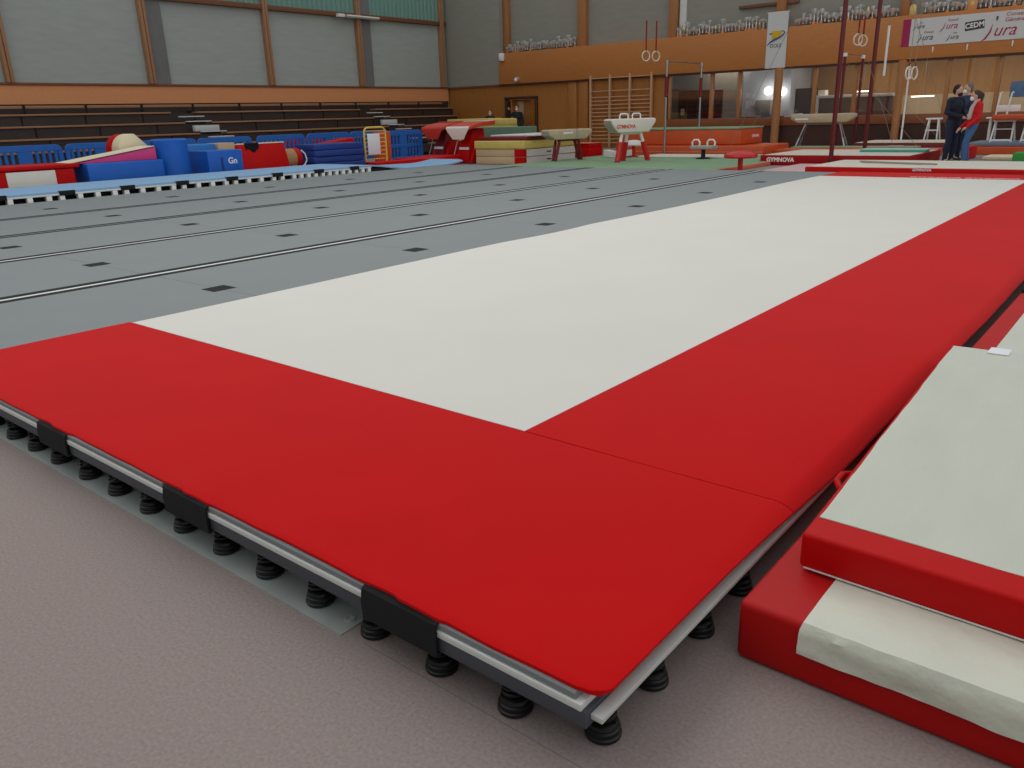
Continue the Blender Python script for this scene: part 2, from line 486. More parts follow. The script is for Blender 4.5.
for i in range(5):
    xa, xb = joints[i+1], joints[i]
    t = thing('floor_panel', plabels[i], 'floor panel', ((xa+xb)/2, 1.0, 0), group='sprung floor panels')
    xr = xb-.002 if i else -.002
    MB().box(xa+.002, xr if i else -.0465, -.003, 1.995, .108, .150, bev=.002).build('base_board', 'slate_board', t)
    MB().box(xa+.002, xr if i else -.056, -.007, 1.995, .1505, .168, bev=.0015).build('white_board', 'white_edge', t)
    zr = .0125 if i else 0
    for x in xs_front[i]:
        add_spring(t, x, .058+.007*x, 0.0045 if x < -.83 else 0)
    for yy in (.55, 1.0, 1.5):
        for x in xs_front[i][1::2]: add_spring(t, x, yy, 0)
    if i == 0:
        for yy in (.112, .326, .576, .82): add_spring(t, -.078, yy, 0)
        for yy in (1.1, 1.5, 1.9): add_spring(t, -.30, yy, 0)
t = thing('floor_panel', 'large rear deck of spring panels under the grey strips and white carpet', 'floor panel', (-7, 8, 0), group='sprung floor panels')
MB().box(-13.88, -.0465, 2.0, 14.05, .108, .150).box(-13.88, -4.592, -.003, 1.995, .108, .150).build('base_board', 'slate_board', t)
MB().box(-13.88, -.056, 2.0, 14.05, .1505, .168).box(-13.88, -4.592, -.007, 1.995, .1505, .168).build('white_board', 'white_edge', t)
yy = 2.05
while yy < 13.9:
    add_spring(t, -.35, yy, 0); yy += .98
for xx in (-13.6, -11, -8, -5):
    for yy in (.05, 5, 9, 13.9): add_spring(t, xx, yy, 0)
bpy.data.objects.remove(SPR)
tag(MB().box(-.0455, -.016, .012, 14.05, .126, .140, bev=.002).build('edge_rail', 'alu'),
    'light grey metal edge rail along the right side of the sprung floor', 'edge rail')
k = MB().box(-14, -.83, -.018, .112, 0, .004).box(-14, -.83, .094, .100, .004, .010)
k.lathe([(.016, .004), (.016, .008), (.009, .008), (.009, .005)], c=(-.865, .045, 0), seg=14)
tag(k.build('floor_rail', 'rail_metal'), 'flat grey metal rail on the floor under the front row of springs', 'metal rail')
# straps over the panel joints
for xx, lb in ((-.595, 'black strap over the panel joint nearest to the front corner'), (-1.59, 'black strap on the front edge, second one from the near corner'),
               (-2.6, 'black strap on the front edge, third from the near corner at the far left'), (-3.6, 'black strap on the front edge left of the picture')):
    k = MB()
    k.prism([(-.010, .098), (-.016, .100), (-.0175, .150), (-.012, .186), (.0, .1915), (.12, .1915), (.12, .1885), (.0, .1885), (-.008, .183), (-.0105, .150), (-.0105, .106), (.02, .1075), (.02, .1035)],
            xx-.132, xx+.132, axis='x')
    tag(k.build('joint_strap', 'black_velcro'), lb, 'strap', 'black joint straps on the front edge')
# grey foam strips
edges = [-13.92, -11.44, -9.44, -7.5, -5.56, -3.62, -1.70, -.027]
sq_y = [1.93, 3.91, 5.87, 7.79, 9.7, 11.65]
slabels = ['grey foam strip farthest left, beside the light blue track', 'grey foam strip second from the light blue track', 'grey foam strip in the middle of the five visible ones',
           'grey foam strip second from the white carpet', 'grey foam strip running along the left edge of the white carpet', 'grey foam strip hidden under the white carpet', 'grey foam strip hidden under the right red carpet']
for i in range(7):
    a, b = edges[i], edges[i+1]
    t = thing('foam_strip', slabels[i], 'foam strip', ((a+b)/2, 7, .169), group='grey foam strips')
    k = MB(); ys = [-.004] + sq_y + [14.03]
    for ya, yb in zip(ys[:-1], ys[1:]): k.box(a+.045, b-.045, ya+.0015, yb-.0015, .169, .188, bev=.003, seg=1)
    k.build('foam_sheet', 'grey_foam', t)
    if i < 5:
        for s, xx in ((1, a+.032), (-1, b-.032)):
            if (i == 0 and s == 1): continue
            MB().box(xx, xx+s*.085, .0, 14.02, .188, .1895).build('edge_band', 'black_velcro', t)
        cx = (a+b)/2 + .03 if i else -12.42
        for yy in sq_y:
            MB().box(cx-.085, cx+.085, yy-.09, yy+.09, .188, .1896).build('velcro_square', 'black_velcro', t)
for i, lb in enumerate(['grey seam strip nearest to the light blue track', 'second grey seam strip from the light blue track', 'white seam strip second from the white carpet', 'white seam strip nearest to the white carpet']):
    xx = edges[i+1]
    tag(MB().box(xx-.031, xx+.031, .0, 14.02, .169, .1875, bev=.002).build('seam_strip', ['seam_grey', 'seam_grey', 'white_edge', 'white_edge'][i]), lb, 'seam strip', 'seam strips between grey foam')
# carpets
def droop(y):
    q = max(0, min(1, (y-.55)/1.1)); q = q*q*(3-2*q)
    return lerp(.006, .044, q), q
def front_y(x): return .004*noise1(x*3.1, 1) - (.006 if abs((x+.6) % 1.0 - .0) < .15 else 0)
def red_front(x, y):
    z = .2005 + .0012*noise1(x*1.3+y*2, 3)
    yy = y
    if y < .02:
        yy = front_y(x) + y + .004*(1-y/.02)
        z -= .003*(1-max(0, y)/.02)
    xx = x
    if x > -.07:
        dz, q = droop(y)
        z -= dz*((x+.07)/.055)**2
        xx = x + .012*q*((x+.07)/.055)
    if y < .05 and x > -.07:
        r = .05
        cx, cy = -.015-r, .008+r
        dx, dy = max(0, x-cx), max(0, cy-yy)
        L = math.hypot(dx, dy)
        if L > r:
            xx = cx + dx*r/L; yy = cy - dy*r/L
    for jx in (-.595, -1.59, -2.6):
        z += .005*math.exp(-((x-jx)/.13)**4) * max(0, 1-y/.25)
    return (xx, yy, z)
xs = frange(-4.06, -.15, 150)[:-1] + frange(-.15, -.015, 14)
ysf = [0, .004, .01, .02, .03, .05, .08, .15, .3, .6, .9, 1.028]
tag(MB().grid(xs, ysf, red_front, .009).build('carpet_roll', 'red_carpet'), 'red carpet strip across the front edge of the sprung floor', 'carpet')
def red_right(x, y):
    z = .2005 + .001*noise1(x*2+y*1.1, 5)
    t_ = max(0, (x+.07)/.055)
    dz, q = droop(y)
    z -= dz*t_**2
    xx = x + (.012*q + .005*q*noise1(y*.9, 2))*t_
    return (xx, y, z)
tag(MB().grid(frange(-1.02, -.07, 6)[:-1] + frange(-.07, -.015, 8), frange(1.032, 14.04, 120), red_right, .011).build('carpet_roll', 'red_carpet'),
    'red carpet strip along the right side of the white carpet', 'carpet')
def white_left(y):     # left side of the white sheet wavers a little
    return -4.06 + .03*math.sin(y*.9+.4) + (.05 if 4.6 < y < 6 else 0)*math.sin((y-4.6)/1.4*PI)
tag(MB().grid(frange(0, 1, 16), frange(1.032, 13.0, 80), lambda u, y: (lerp(white_left(y), -1.022, u), y, .2005+.0008*noise1(y*1.3+u*5, 2)), .011).build('carpet_roll', 'white_carpet'),
    'long white carpet sheet framed by red strips', 'carpet')
t = thing('carpet_roll', 'red carpet strip across the far end of the white carpet', 'carpet', (-2.5, 13.5, .19))
MB().grid(frange(-4.05, -1.024, 10), frange(13.004, 14.03, 5), lambda x, y: (x, y, .2005), .011).build('sheet', 'red_carpet', t)
text('lettering', 'GYMNOVA GYMNOVA', .12, plane_M((-1.92, 13.17, .2008), 'up'), 'text_white', t, .0006, bold=.004, sx=1.25)

# ------------------------------------------------------------------ thick mats at the lower right
def thick_mat(name, label, x0, x1, y0, y1, z0, z1, side, parts, group=None, bev=.022):
    t = thing(name, label, 'mat', ((x0+x1)/2, (y0+y1)/2, z0), group=group)
    k = MB(); k.box(x0, x1, y0, y1, z0, z1, bev=bev, seg=4)
    k.build('foam_body', side, t)
    for p in parts: p(t)
    return t
def lower_parts(t):
    k = MB()   # canvas sheet with a flap hanging over the front
    def fn(x, y):
        zt = .1695
        if y < .545:
            d = .545 - y
            z = zt - .012 - d*.80
            return (x + .004*noise1(x*5, 3), .530 + .003*noise1(x*9+y*40, 1) - min(d, .03)*.25, z + .0025*noise1(x*6, 4))
        if y < .57: return (x, .538+(y-.545)*.9 + .002*noise1(x*7), zt-.004 + .001*noise1(x*12, 5))
        return (x + .004*noise1(x*5+y*3, 3), y, zt + .0015*noise1(x*9+y*14, 2) + .0012)
    k.grid(frange(.2, 2.29, 160), [.462, .48, .50, .52, .535, .546, .555, .57, .60, .64, .70, .76, .9], fn, .004)
    k.build('canvas_cover', 'canvas_wrinkled', t)
    MB().box(.09, .094, .541, .5425, .1, .13).build('corner_tear', 'white_edge', t) if False else None
thick_mat('crash_mat', 'red crash mat on the floor with pale canvas cover, lowest of the near right stack', .042, 2.3, .535, 2.86, .0, .1645, 'red_vinyl_old', [lower_parts], bev=.018)
t = thing('landing_mat', 'white topped landing mat with red front band, on top of the near right stack', 'mat', (1.1, 1.75, .1735))
MB().prism([(.106, .757), (2.2, .715), (2.2, 2.8), (.03, 2.82)], .1735, .274, axis='z', bev=.013, seg=4).build('foam_body', 'red_vinyl', t)
def upper_top(u, v):
    a = Vector((lerp(.116, 2.19, u), lerp(.862, .82, u))); b = Vector((lerp(.042, 2.19, u), lerp(2.80, 2.78, u)))
    p = a.lerp(b, v)
    return (p.x + .003*noise1(v*8), p.y + .003*noise1(u*6), .2765 + .0016*noise1(u*8+v*6, 2))
MB().grid(frange(0, 1, 40), frange(0, 1, 40), upper_top, .0035).build('canvas_top', 'canvas', t)
MB().tube([(.10, 1.16, .225), (.08, 1.15, .236), (.06, 1.18, .242), (.058, 1.24, .242), (.078, 1.27, .236), (.098, 1.26, .225)], .010, seg=8).build('handle_loop', 'red_vinyl', t)
MB().prism([(.12, .7545), (2.19, .7125), (2.19, .716), (.12, .758)], .176, .1788, axis='z').build('piping', 'white_edge', t)
MB().box(.185, .265, 2.74, 2.84, .2785, .2825, bev=.001).build('label_flap', 'paper_white', t)
def third_parts(t):
    MB().grid(frange(.15, 2.25, 8), frange(3.0, 4.66, 8), lambda x, y: (x, y, .1725), .004).build('canvas_top', 'canvas', t)
    MB().box(.062, .10, 4.66, 4.69, .02, .175).build('black_strap', 'black_velcro', t) if False else None
thick_mat('crash_mat', 'red edged pale mat behind the near right mat stack', .045, 2.3, 2.90, 4.72, .0, .168, 'red_vinyl_old', [third_parts])
tag(MB().box(.05, .16, 4.725, 4.79, .0, .185, bev=.006).build('mat_strap', 'black_velcro'), 'short black strap between the two mats beyond the near right stack', 'strap')
thick_mat('crash_mat', 'dull red mat farthest along the right side of the sprung floor', .045, 2.3, 4.80, 6.8, .0, .165, 'red_vinyl_old',
          [lambda t: MB().grid(frange(.11, 2.25, 6), frange(4.87, 6.7, 6), lambda x, y: (x, y, .1695), .004).build('fabric_top', 'pale_pink', t)])

# ------------------------------------------------------------------ light blue tumbling track
t = thing('tumbling_track', 'light blue tumbling track along the far left side of the grey floor', 'tumbling track', (-13.93, 3.66, 0))
MB().box(-2.0, -.004, -6, 7.95, .262, .290, bev=.004).build('panel', 'white_edge', t, local=True)
MB().box(-1.9, -.16, -6, 7.9, .0, .261).prism([(7.9, 0), (9.3, 0), (9.3, .17), (8.2, .25), (7.9, .255)], -1.6, -.06, axis='x').build('dark_core', 'dark_void', t, local=True)
def bl(x, y):
    q = max(0, min(1, (y-7.95)/1.2))
    z = .326 - .112*q*q*(3-2*q)
    if x > -.3 and y > 8.1: z -= .02*q*((x+.3)/.26)
    if y > 10.2: z += .07*((y-10.2)/.9)**2
    return (x*(1-.42*q*min(1, (y-7.95)/2.4)), y, z)
MB().grid(frange(-2.02, -.3, 5)[:-1] + frange(-.3, -.02, 4), frange(-6, 7.95, 30) + frange(8.05, 11.1, 22), bl, .033).build('carpet', 'track_blue', t, local=True)
yy = -1.2; i = 0
while yy < 7.95:
    MB().box(-.10, -.004, yy, yy+.085, .001, .261, bev=.004).build('foam_block', 'white_block', t, local=True)
    i += 1
    if yy < 5.5: yy += (.30 if i % 4 else .21)
    else: yy += .19
for yy in (-1.0, .08, 1.15, 2.2, 3.25, 4.31, 5.38, 6.45, 7.45):
    MB().box(-.004, .008, yy-.13, yy+.13, .256, .327, bev=.003).box(-.05, .008, yy-.13, yy+.13, .3265, .332).build('joint_strap', 'black_velcro', t, local=True)

# ------------------------------------------------------------------ bleachers
t = thing('bleacher', 'dark tiered wooden bleachers along the left wall', 'bleachers', (-23.8, 14, 0))
rows = [(-21.8, .45), (-22.6, .78), (-23.4, 1.10), (-24.2, 1.43), (-25.0, 1.76)]
aisles = [(12.95, 13.88), (20.9, 21.72)]
for i, (xf, z) in enumerate(rows):
    xb = rows[i+1][0] if i < 4 else -25.96
    yend = 25.7 if i < 4 else 26.3
    k = MB().box(xb-.02, xf-.06, -4, yend, z-.10, z-.05).box(xf-.10, xf-.06, -4, yend, max(0, z-.33), z-.1)
    if i == 4: k.box(-25.97, -25.92, -4, yend, 1.6, 2.0)
    k.box(xf-.75, xf-.06, yend-.06, yend, 0, z-.05)
    k.build('tier', 'bleacher_dark', t)
    k = MB(); ya = -4
    for a0, a1 in aisles + [(yend, yend)]:
        k.box(xf-.36, xf, ya, a0, z-.05, z, bev=.006); ya = a1
    k.build('bench', 'bench_wood', t)
    k = MB(); yb = 1.4
    while yb < yend:
        k.box(xf-.08, xf-.045, yb-.02, yb+.02, max(0, z-.34), z-.05); yb += 1.77
    k.build('support', 'dark_void', t)
for (a0, a1) in aisles:
    for xx, z in ((-24.6, 1.62), (-24.2, 1.465), (-23.4, 1.15), (-23.0, .99), (-22.6, .82), (-22.2, .65)):
        MB().box(xx-.14, xx, a0+.08, a1, z-.035, z, bev=.004).build('aisle_step', 'step_grey', t)
    MB().box(-23.96, -23.8, a0+.08, a1, 1.14, 1.325, bev=.006).build('aisle_step', 'step_grey', t)
k = MB(); 
for yb in [8.78-1.77*3, 8.78-1.77*2, 8.78-1.77, 8.78, 10.53, 12.28, 14.05, 15.83, 17.59, 19.37, 21.14, 22.9, 24.66, 26.2]:
    MB().box(-25.92, -25.5, yb-.025, yb+.025, 1.72, 1.79).box(-25.54, -25.5, yb-.03, yb+.03, 1.76, 2.02).build('rail_bracket', 'dark_void', t)
MB().box(-25.58, -25.545, -4, 26.3, 1.92, 2.0, bev=.006).build('back_rail', 'bench_wood', t)
k.bm.free()

# ------------------------------------------------------------------ blue plastic barriers
def make_barrier():
    t = thing('barrier', 'x', 'barrier', (0, 0, 0))
    L = .82
    k = MB()
    def arc(cx, cz, r, a0, a1): return [(cx+r*math.cos(a), cz+r*math.sin(a)) for a in frange(a0, a1, 6)]
    # outline ring built from boxes: top rail with round shoulders, sides, mid rail, bottom rail
    k.prism(arc(L-.14, .86, .14, 0, PI/2) + arc(-L+.14, .86, .14, PI/2, PI), -.03, .03, axis='x', bev=.008, seg=1)
    k.box(-.03, .03, -L, -L+.1, .14, .86, bev=.008, seg=1).box(-.03, .03, L-.1, L, .14, .86, bev=.008, seg=1)
    k.box(-.03, .03, -L, L, .50, .60, bev=.008, seg=1).box(-.03, .03, -L, L, .12, .24, bev=.008, seg=1)
    k.box(-.025, .025, -.15, .15, .24, .86)
    for s in (-1, 1):
        for j in range(4):
            yy = s*(.26+j*.135)
            k.box(-.02, .02, yy-.033, yy+.033, .6, .87, bev=.006, seg=1)
            k.box(-.02, .02, yy-.033, yy+.033, .24, .5, bev=.006, seg=1)
    k.build('panel', 'blue_plastic', t, local=True)
    for s in (-1, 1):
        MB().prism([(-.26, 0), (.26, 0), (.2, .05), (.05, .16), (-.05, .16), (-.2, .05)], s*.55-.03, s*.55+.03, axis='y', bev=.006, seg=1).build('foot', 'blue_plastic', t, local=True)
    return t
br = make_barrier()
blab = [(-19.5, 4.6, 0, 'blue barrier cut by the left picture edge, first in the row below the bleachers'),
        (-19.5, 6.32, 0, 'blue barrier behind the red and white mat at the left'),
        (-19.5, 8.02, 0, 'blue barrier between the cream rounded wedge and the red and white mat'),
        (-19.5, 9.70, 0, 'blue barrier mostly hidden behind the tall blue cylinder'),
        (-19.5, 11.36, 0, 'blue barrier behind the blue cube and red leaning panel'),
        (-19.5, 13.16, 0, 'blue barrier behind the red leaning panel and cork roller'),
        (-19.5, 14.86, 0, 'blue barrier behind the folded navy mats'),
        (-19.5, 16.5, 0, 'blue barrier right behind the yellow trolley'),
        (-18.0, 16.5, 0, 'blue barrier in front of the row, right of the yellow trolley')]
for i, (x, y, r, lb) in enumerate(blab):
    if i == 0: br.location = (x, y, 0); br['label'] = lb; br['group'] = 'blue plastic barriers'
    else: dup(br, (x, y, 0), r, lb)

# ------------------------------------------------------------------ foam shapes beyond the track
# red mat with a white patch
t = thing('foam_mat', 'red mat with a white front patch standing at the left picture edge', 'mat', (-16.7, 4.6, 0))
MB().box(-17.2, -16.2, 2.9, 5.95, 0, .60, bev=.03, seg=3).build('foam_body', 'red_vinyl', t)
MB().box(-16.2, -16.19, 4.71, 5.58, .02, .58, bev=.003).build('white_patch', 'pale_vinyl', t)
MB().box(-17.25, -16.17, 2.9, 6.05, .605, .68, bev=.02, seg=2).build('top_sheet', 'red_vinyl', t)
tag(MB().box(-17.1, -16.2, 6.2, 7.80, 0, .655, bev=.025, seg=3).build('foam_block', ['blue_foam']), 'flat blue foam block under the pink ramp', 'foam block')
t = thing('foam_ramp', 'pink foam ramp with a pale yellow top lying on the blue block', 'foam ramp', (-16.7, 7, .656))
MB().prism([(5.98, .657), (7.76, .657), (7.76, .91)], -16.95, -16.38, axis='x', bev=.012).build('wedge_body', 'pink_foam', t)
MB().prism([(5.98, .676), (7.74, .926), (7.74, .936), (5.92, .684)], -17.0, -16.36, axis='x').build('top_cover', 'cream_foam', t)
def seed_profile(y0, y1, zc, r):
    a = frange(math.radians(80), math.radians(290), 18)
    return [(y0+r+r*math.cos(q), zc+r*math.sin(q)) for q in a] + [(y1, zc-r*.9)]
t = thing('foam_shape', 'cream foam shape with one round end and a red rim, behind the pink ramp', 'foam shape', (-17.35, 7.4, 0))
MB().prism([(7.02, .0), (7.9, 0), (7.9, .55), (7.02, .55)], -17.7, -17.15, axis='x').build('foam_base', 'red_vinyl', t)
MB().prism(seed_profile(7.33, 8.36, .86, .33), -17.46, -17.12, axis='x', bev=.01).build('cream_face', 'cream_foam', t)
MB().prism(seed_profile(7.29, 8.3, .86, .33), -17.66, -17.465, axis='x', bev=.01).build('red_rim', 'red_vinyl', t)
t = thing('foam_cylinder', 'tall blue upright foam cylinder beside the pink ramp', 'foam cylinder', (-16.62, 8.12, 0))
MB().lathe([(.35, 0), (.38, .02), (.38, 1.03), (.35, 1.06)], c=(-16.62, 8.2, 0), seg=28).build('foam_body', 'blue_foam', t)
MB().box(-16.66, -16.60, 7.80, 7.825, .05, 1.02).build('side_seam', 'navy_foam', t)
t = thing('foam_cube', 'blue foam cube with small white letters on its front', 'foam cube', (-16.6, 9.28, 0))
MB().box(-17.05, -16.2, 8.84, 9.72, 0, .77, bev=.02, seg=3).build('foam_body', 'blue_foam', t)
MB().box(-16.198, -16.19, 9.16, 9.21, .3, .62).build('dark_slot', 'navy_foam', t)
text('lettering', 'Gn', .19, plane_M((-16.195, 9.45, .53), '+x'), 'text_white', t, .003, bold=.004)
tag(MB().box(-17.9, -17.3, 8.95, 9.74, 0, .90, bev=.03, seg=3).build('foam_block', 'blue_foam_light'), 'lighter blue foam block behind the blue cube', 'foam block')
tag(MB().box(-17.8, -17.3, 9.80, 10.25, 0, .90, bev=.01).build('cardboard_box', 'tan_foam'), 'small beige box between the blue cube and the red panel', 'box')
t = thing('red_panel', 'red padded panel leaning behind the track with a black cloth over it', 'padded panel', (-16.45, 10.35, 0))
M = Matrix.Translation((-16.25, 10.38, 0)) @ Matrix.Rotation(math.radians(-9), 4, 'Y')
MB().prism([(-.70, 0), (.72, 0), (.64, .885), (-.66, .885)], -.10, 0, axis='x', bev=.012, M=M).build('pad', 'red_vinyl', t)
MB().box(-.105, .004, -.66, .64, .878, .902, M=M).build('white_edge', 'pale_vinyl', t)
o = text('lettering', 'GYMNOVA', .085, M @ plane_M((.001, .28, .14), '+x'), 'text_white', t, .002, bold=.002)
k = MB(); k.grid(frange(-.46, -.08, 12), frange(-.11, .16, 16), lambda y, s: ((.008 if s > 0 else s+.008), y + .015*noise1(s*20+y*4), .906 if s <= 0 else .906 - s*(1.1+.25*math.sin(y*20))), .006)
bmesh.ops.transform(k.bm, matrix=M, verts=k.bm.verts)
o = tag(k.build('black_cloth', 'black_cloth'), 'black cloth draped over the red leaning panel', 'cloth')
t = thing('cork_roller', 'brown cork roller with red ends, beside the red leaning panel', 'roller', (-16.7, 11.35, 0))
MB().cyl((-16.7, 11.06, .47), (-16.7, 11.44, .47), .235, seg=26).build('cork_drum', 'cork', t)
MB().cyl((-16.7, 11.44, .47), (-16.7, 11.58, .47), .245, seg=26).build('end_cap', 'red_vinyl', t)
MB().cyl((-16.7, 10.98, .47), (-16.7, 11.06, .47), .245, seg=26).build('end_cap', 'red_vinyl', t)
MB().box(-16.9, -16.5, 11.0, 11.55, 0, .236, bev=.01).build('cradle', 'dark_wood', t)
MB().tube([(-16.5, 11.60, .28), (-16.5, 11.66, .3), (-16.48, 11.72, .42), (-16.5, 11.70, .56), (-16.55, 11.62, .66)], .018).build('white_strap', 'white_paint', t)
MB().box(-16.47, -16.45, 11.1, 11.4, .27, .30).build('white_label', 'paper_white', t)
for i in range(5):
    z0 = .005 + i*.156
    dx = (0, .02, -.01, .015, 0)[i]
    tag(MB().box(-17.1+dx, -16.3+dx, 11.84+dx, 13.45+dx, z0, z0+.152, bev=.025, seg=3).build('folded_mat', 'navy_foam'),
        'navy folding mat beside the yellow trolley, %s of its pile' % ('lowest', 'second from the bottom', 'middle one', 'second from the top', 'topmost')[i], 'mat', 'pile of navy mats')
for yy, lb in ((14.35, 'red foam end seen through the barrier slots above the navy mats'), (15.25, 'red foam end nearest to the yellow trolley, seen through the barrier')):
    tag(MB().cyl((-21.0, yy, .72), (-20.2, yy, .72), .17, seg=20).cyl((-20.9, yy, .0), (-20.3, yy, .0), .16, seg=4).box(-20.9, -20.3, yy-.2, yy+.2, 0, .56, bev=.02).build('foam_roll', 'red_vinyl'), lb, 'foam roll')
tag(MB().prism([(13.1, 0), (14.5, 0), (14.5, .86), (13.1, .70)], -18.4, -17.9, axis='x', bev=.02).build('foam_wedge', 'red_vinyl'), 'red foam wedge peeking over the navy mats', 'foam wedge')
# yellow trolley
t = thing('yellow_trolley', 'yellow tubular trolley with a white board hung on it', 'trolley', (-16.75, 14.1, 0))
def rrect(x, y0, y1, z0, z1, r, n=5):
    P = []
    for (cy, cz, a) in ((y1-r, z1-r, 0), (y0+r, z1-r, PI/2), (y0+r, z0+r, PI), (y1-r, z0+r, 1.5*PI)):
        P += [Vector((x, cy+r*math.cos(a+PI/2*i/n), cz+r*math.sin(a+PI/2*i/n))) for i in range(n+1)]
    return P
MB().tube(rrect(-16.7, 13.85, 14.62, .16, 1.13, .14), .025, closed=True).build('frame', 'yellow_paint', t)
k = MB()
for zz in (.3, .41, .52, .63, .74, .85, .96, 1.04): k.cyl((-16.7, 13.88, zz), (-16.7, 14.59, zz), .011, seg=8)
k.build('rungs', 'yellow_paint', t)
for yy, dy in ((13.9, .2), (14.5, .38)):
    MB().tube([(-16.7, yy, .2), (-16.6, yy+dy*.5, .07), (-16.55, yy+dy, .025)], .022).tube([(-16.7, yy, .22), (-16.92, yy-.05, .10), (-17.0, yy-.05, .025)], .022).build('foot', 'yellow_paint', t)
tag(MB().box(-16.66, -16.648, 13.92, 14.36, .42, .97, bev=.002).build('notice_board', 'paper_white'), 'white board hung on the yellow trolley', 'board')
tag(MB().box(-17.5, -17.28, 14.85, 15.35, 0, 1.0, bev=.03).build('padded_mat', 'orange_vinyl'), 'orange red mat standing upright behind the yellow trolley', 'mat')
tag(MB().prism([(15.4, .0), (16.95, 0), (16.95, .27), (15.4, .24)], -17.25, -16.05, axis='x', bev=.02).build('flat_mat', 'red_vinyl'), 'flat red mat behind the end of the blue track, nearer the vault tables', 'mat')
tag(MB().box(-16.5, -16.02, 13.6, 15.3, 0, .245, bev=.02).build('flat_mat', 'red_vinyl'), 'narrow red mat between the blue track end and the yellow trolley', 'mat')

# ------------------------------------------------------------------ vault tables
def vault(label, cx, y0, front, top):
    t = thing('vault_table', label, 'vault table', (cx, y0+.6, 0), group='vault tables')
    w = .49
    # tongue shaped pad: lofted sections, drooping and narrowing at the front
    secs = [(0.02, .23, .72, .77), (-.02, .40, .93, 1.02), (.06, .47, .99, 1.07), (.3, .49, 1.03, 1.13), (.7, .49, 1.06, 1.18), (1.15, .48, 1.10, 1.21), (1.2, .45, 1.12, 1.19)]
    k = MB(); rings = []
    for (dy, hw, zb, zt) in secs:
        rings.append([k.bm.verts.new((cx+sx*hw, y0+dy, z)) for sx, z in ((-1, zb), (1, zb), (1, zt), (-1, zt))])
    fs = []
    for a, b in zip(rings[:-1], rings[1:]):
        for i in range(4): fs.append(k.bm.faces.new((a[i], a[(i+1) % 4], b[(i+1) % 4], b[i])))
    fs.append(k.bm.faces.new(rings[0])); fs.append(k.bm.faces.new(rings[-1]))
    bmesh.ops.recalc_face_normals(k.bm, faces=fs)
    bmesh.ops.bevel(k.bm, geom=list(k.bm.edges), offset=.012, segments=2, affect='EDGES')
    k.build('pad', top, t)
    MB().box(cx-.45, cx+.45, y0+.74, y0+1.19, 1.19, 1.212, bev=.008).build('rear_pad', front, t)
    k = MB(); k.grid(frange(-1, 1, 9), frange(0, 1, 8), lambda u, v: (cx+u*lerp(.22, .46, min(1, v*1.2)), y0-.035-.012*math.sin(v*PI)+ (.04 if v > .9 else 0) + .035*(1-v), lerp(.70, 1.06, v)+.012), .012)
    k.build('front_pad', front, t)
    k = MB().prism([(y0+.18, .06), (y0+1.05, .06), (y0+.95, 1.0), (y0+.42, .95)], cx-.2, cx+.2, axis='x', bev=.02)
    k.build('pedestal', 'dark_red' if front == 'vault_red' else 'red_vinyl', t)
    k = MB().prism([(y0+.2, .05), (y0+1.15, .05), (y0+1.0, .62), (y0+.45, .62)], cx-.34, cx-.2, axis='x', bev=.015).prism([(y0+.2, .05), (y0+1.15, .05), (y0+1.0, .62), (y0+.45, .62)], cx+.2, cx+.34, axis='x', bev=.015)
    k.build('leg_cover', 'red_vinyl', t)
    MB().box(cx-.45, cx+.45, y0+.1, y0+1.2, 0, .06, bev=.015).build('base_plate', 'dark_red', t)
    MB().box(cx-.19, cx+.19, y0+.235, y0+.243, .40, .47).build('white_band', 'paper_white', t)
    MB().cyl((cx-.36, y0+.1, .06), (cx-.24, y0+.36, .98), .016, seg=8).sph((cx-.27, y0+.27, .75), .035).build('adjuster', 'steel', t)
    return t
vault('vault table with an orange red front pad, the left one of the pair', -17.6, 17.4, 'vault_red', 'vault_red')
vault('vault table with a white front pad beside the pile of foam mats', -16.15, 17.0, 'white_leather', 'vault_red')

# ------------------------------------------------------------------ pile of foam mats
def slab(name, label, cat, x0, x1, y0, y1, z0, z1, m, bev=.025, group=None):
    return tag(MB().box(x0, x1, y0, y1, z0, z1, bev=bev, seg=3).build(name, m), label, cat, group)
for z0, z1, lb in ((.005, .212, 'tan foam mat with white end and red corner flap, lowest of the pile'), (.215, .425, 'tan foam mat with white end and red corner flap, second of the pile')):
    t = thing('foam_mat', lb, 'mat', (-14.6, 18.2, z0), group='pile of foam mats')
    MB().box(-15.5, -13.70, 17.03, 19.55, z0, z1, bev=.02, seg=2).build('foam_body', 'tan_foam', t)
    MB().box(-13.705, -13.69, 17.05, 19.53, z0+.012, z1-.012).build('white_end', 'white_vinyl', t)
    MB().box(-14.02, -13.682, 17.01, 17.03, z0+.01, z1-.01).box(-13.69, -13.67, 17.01, 17.12, z0+.01, z1-.01).build('corner_flap', 'red_vinyl', t)
    MB().box(-13.69, -13.675, 18.1, 18.3, z0+.09, z0+.12).build('handle', 'dark_void', t)
slab('foam_mat', 'yellow foam mat lying on the two tan mats of the pile', 'mat', -15.53, -13.66, 17.0, 19.55, .43, .655, 'yellow_foam', .03, 'pile of foam mats')
slab('foam_mat', 'dark red mat lying on the yellow mat of the pile', 'mat', -15.45, -13.66, 17.1, 19.4, .66, .76, 'dark_red', .02, 'pile of foam mats')
slab('foam_mat', 'thin white mat on the dark red mat of the pile', 'mat', -15.1, -13.5, 17.25, 19.5, .765, .81, 'white_vinyl', .015, 'pile of foam mats')
slab('foam_mat', 'dark green mat standing behind the pile of foam mats', 'mat', -18.1, -15.8, 19.80, 20.4, .0, .99, 'green_foam', .03)
tag(MB().box(-18.2, -17.31, 20.7, 21.3, 0, 1.02, bev=.03).box(-18.2, -17.31, 20.72, 21.28, 1.02, 1.25, bev=.05, seg=3).build('foam_block', 'yellow_foam'), 'yellow foam block beside the dark green mat', 'foam block')
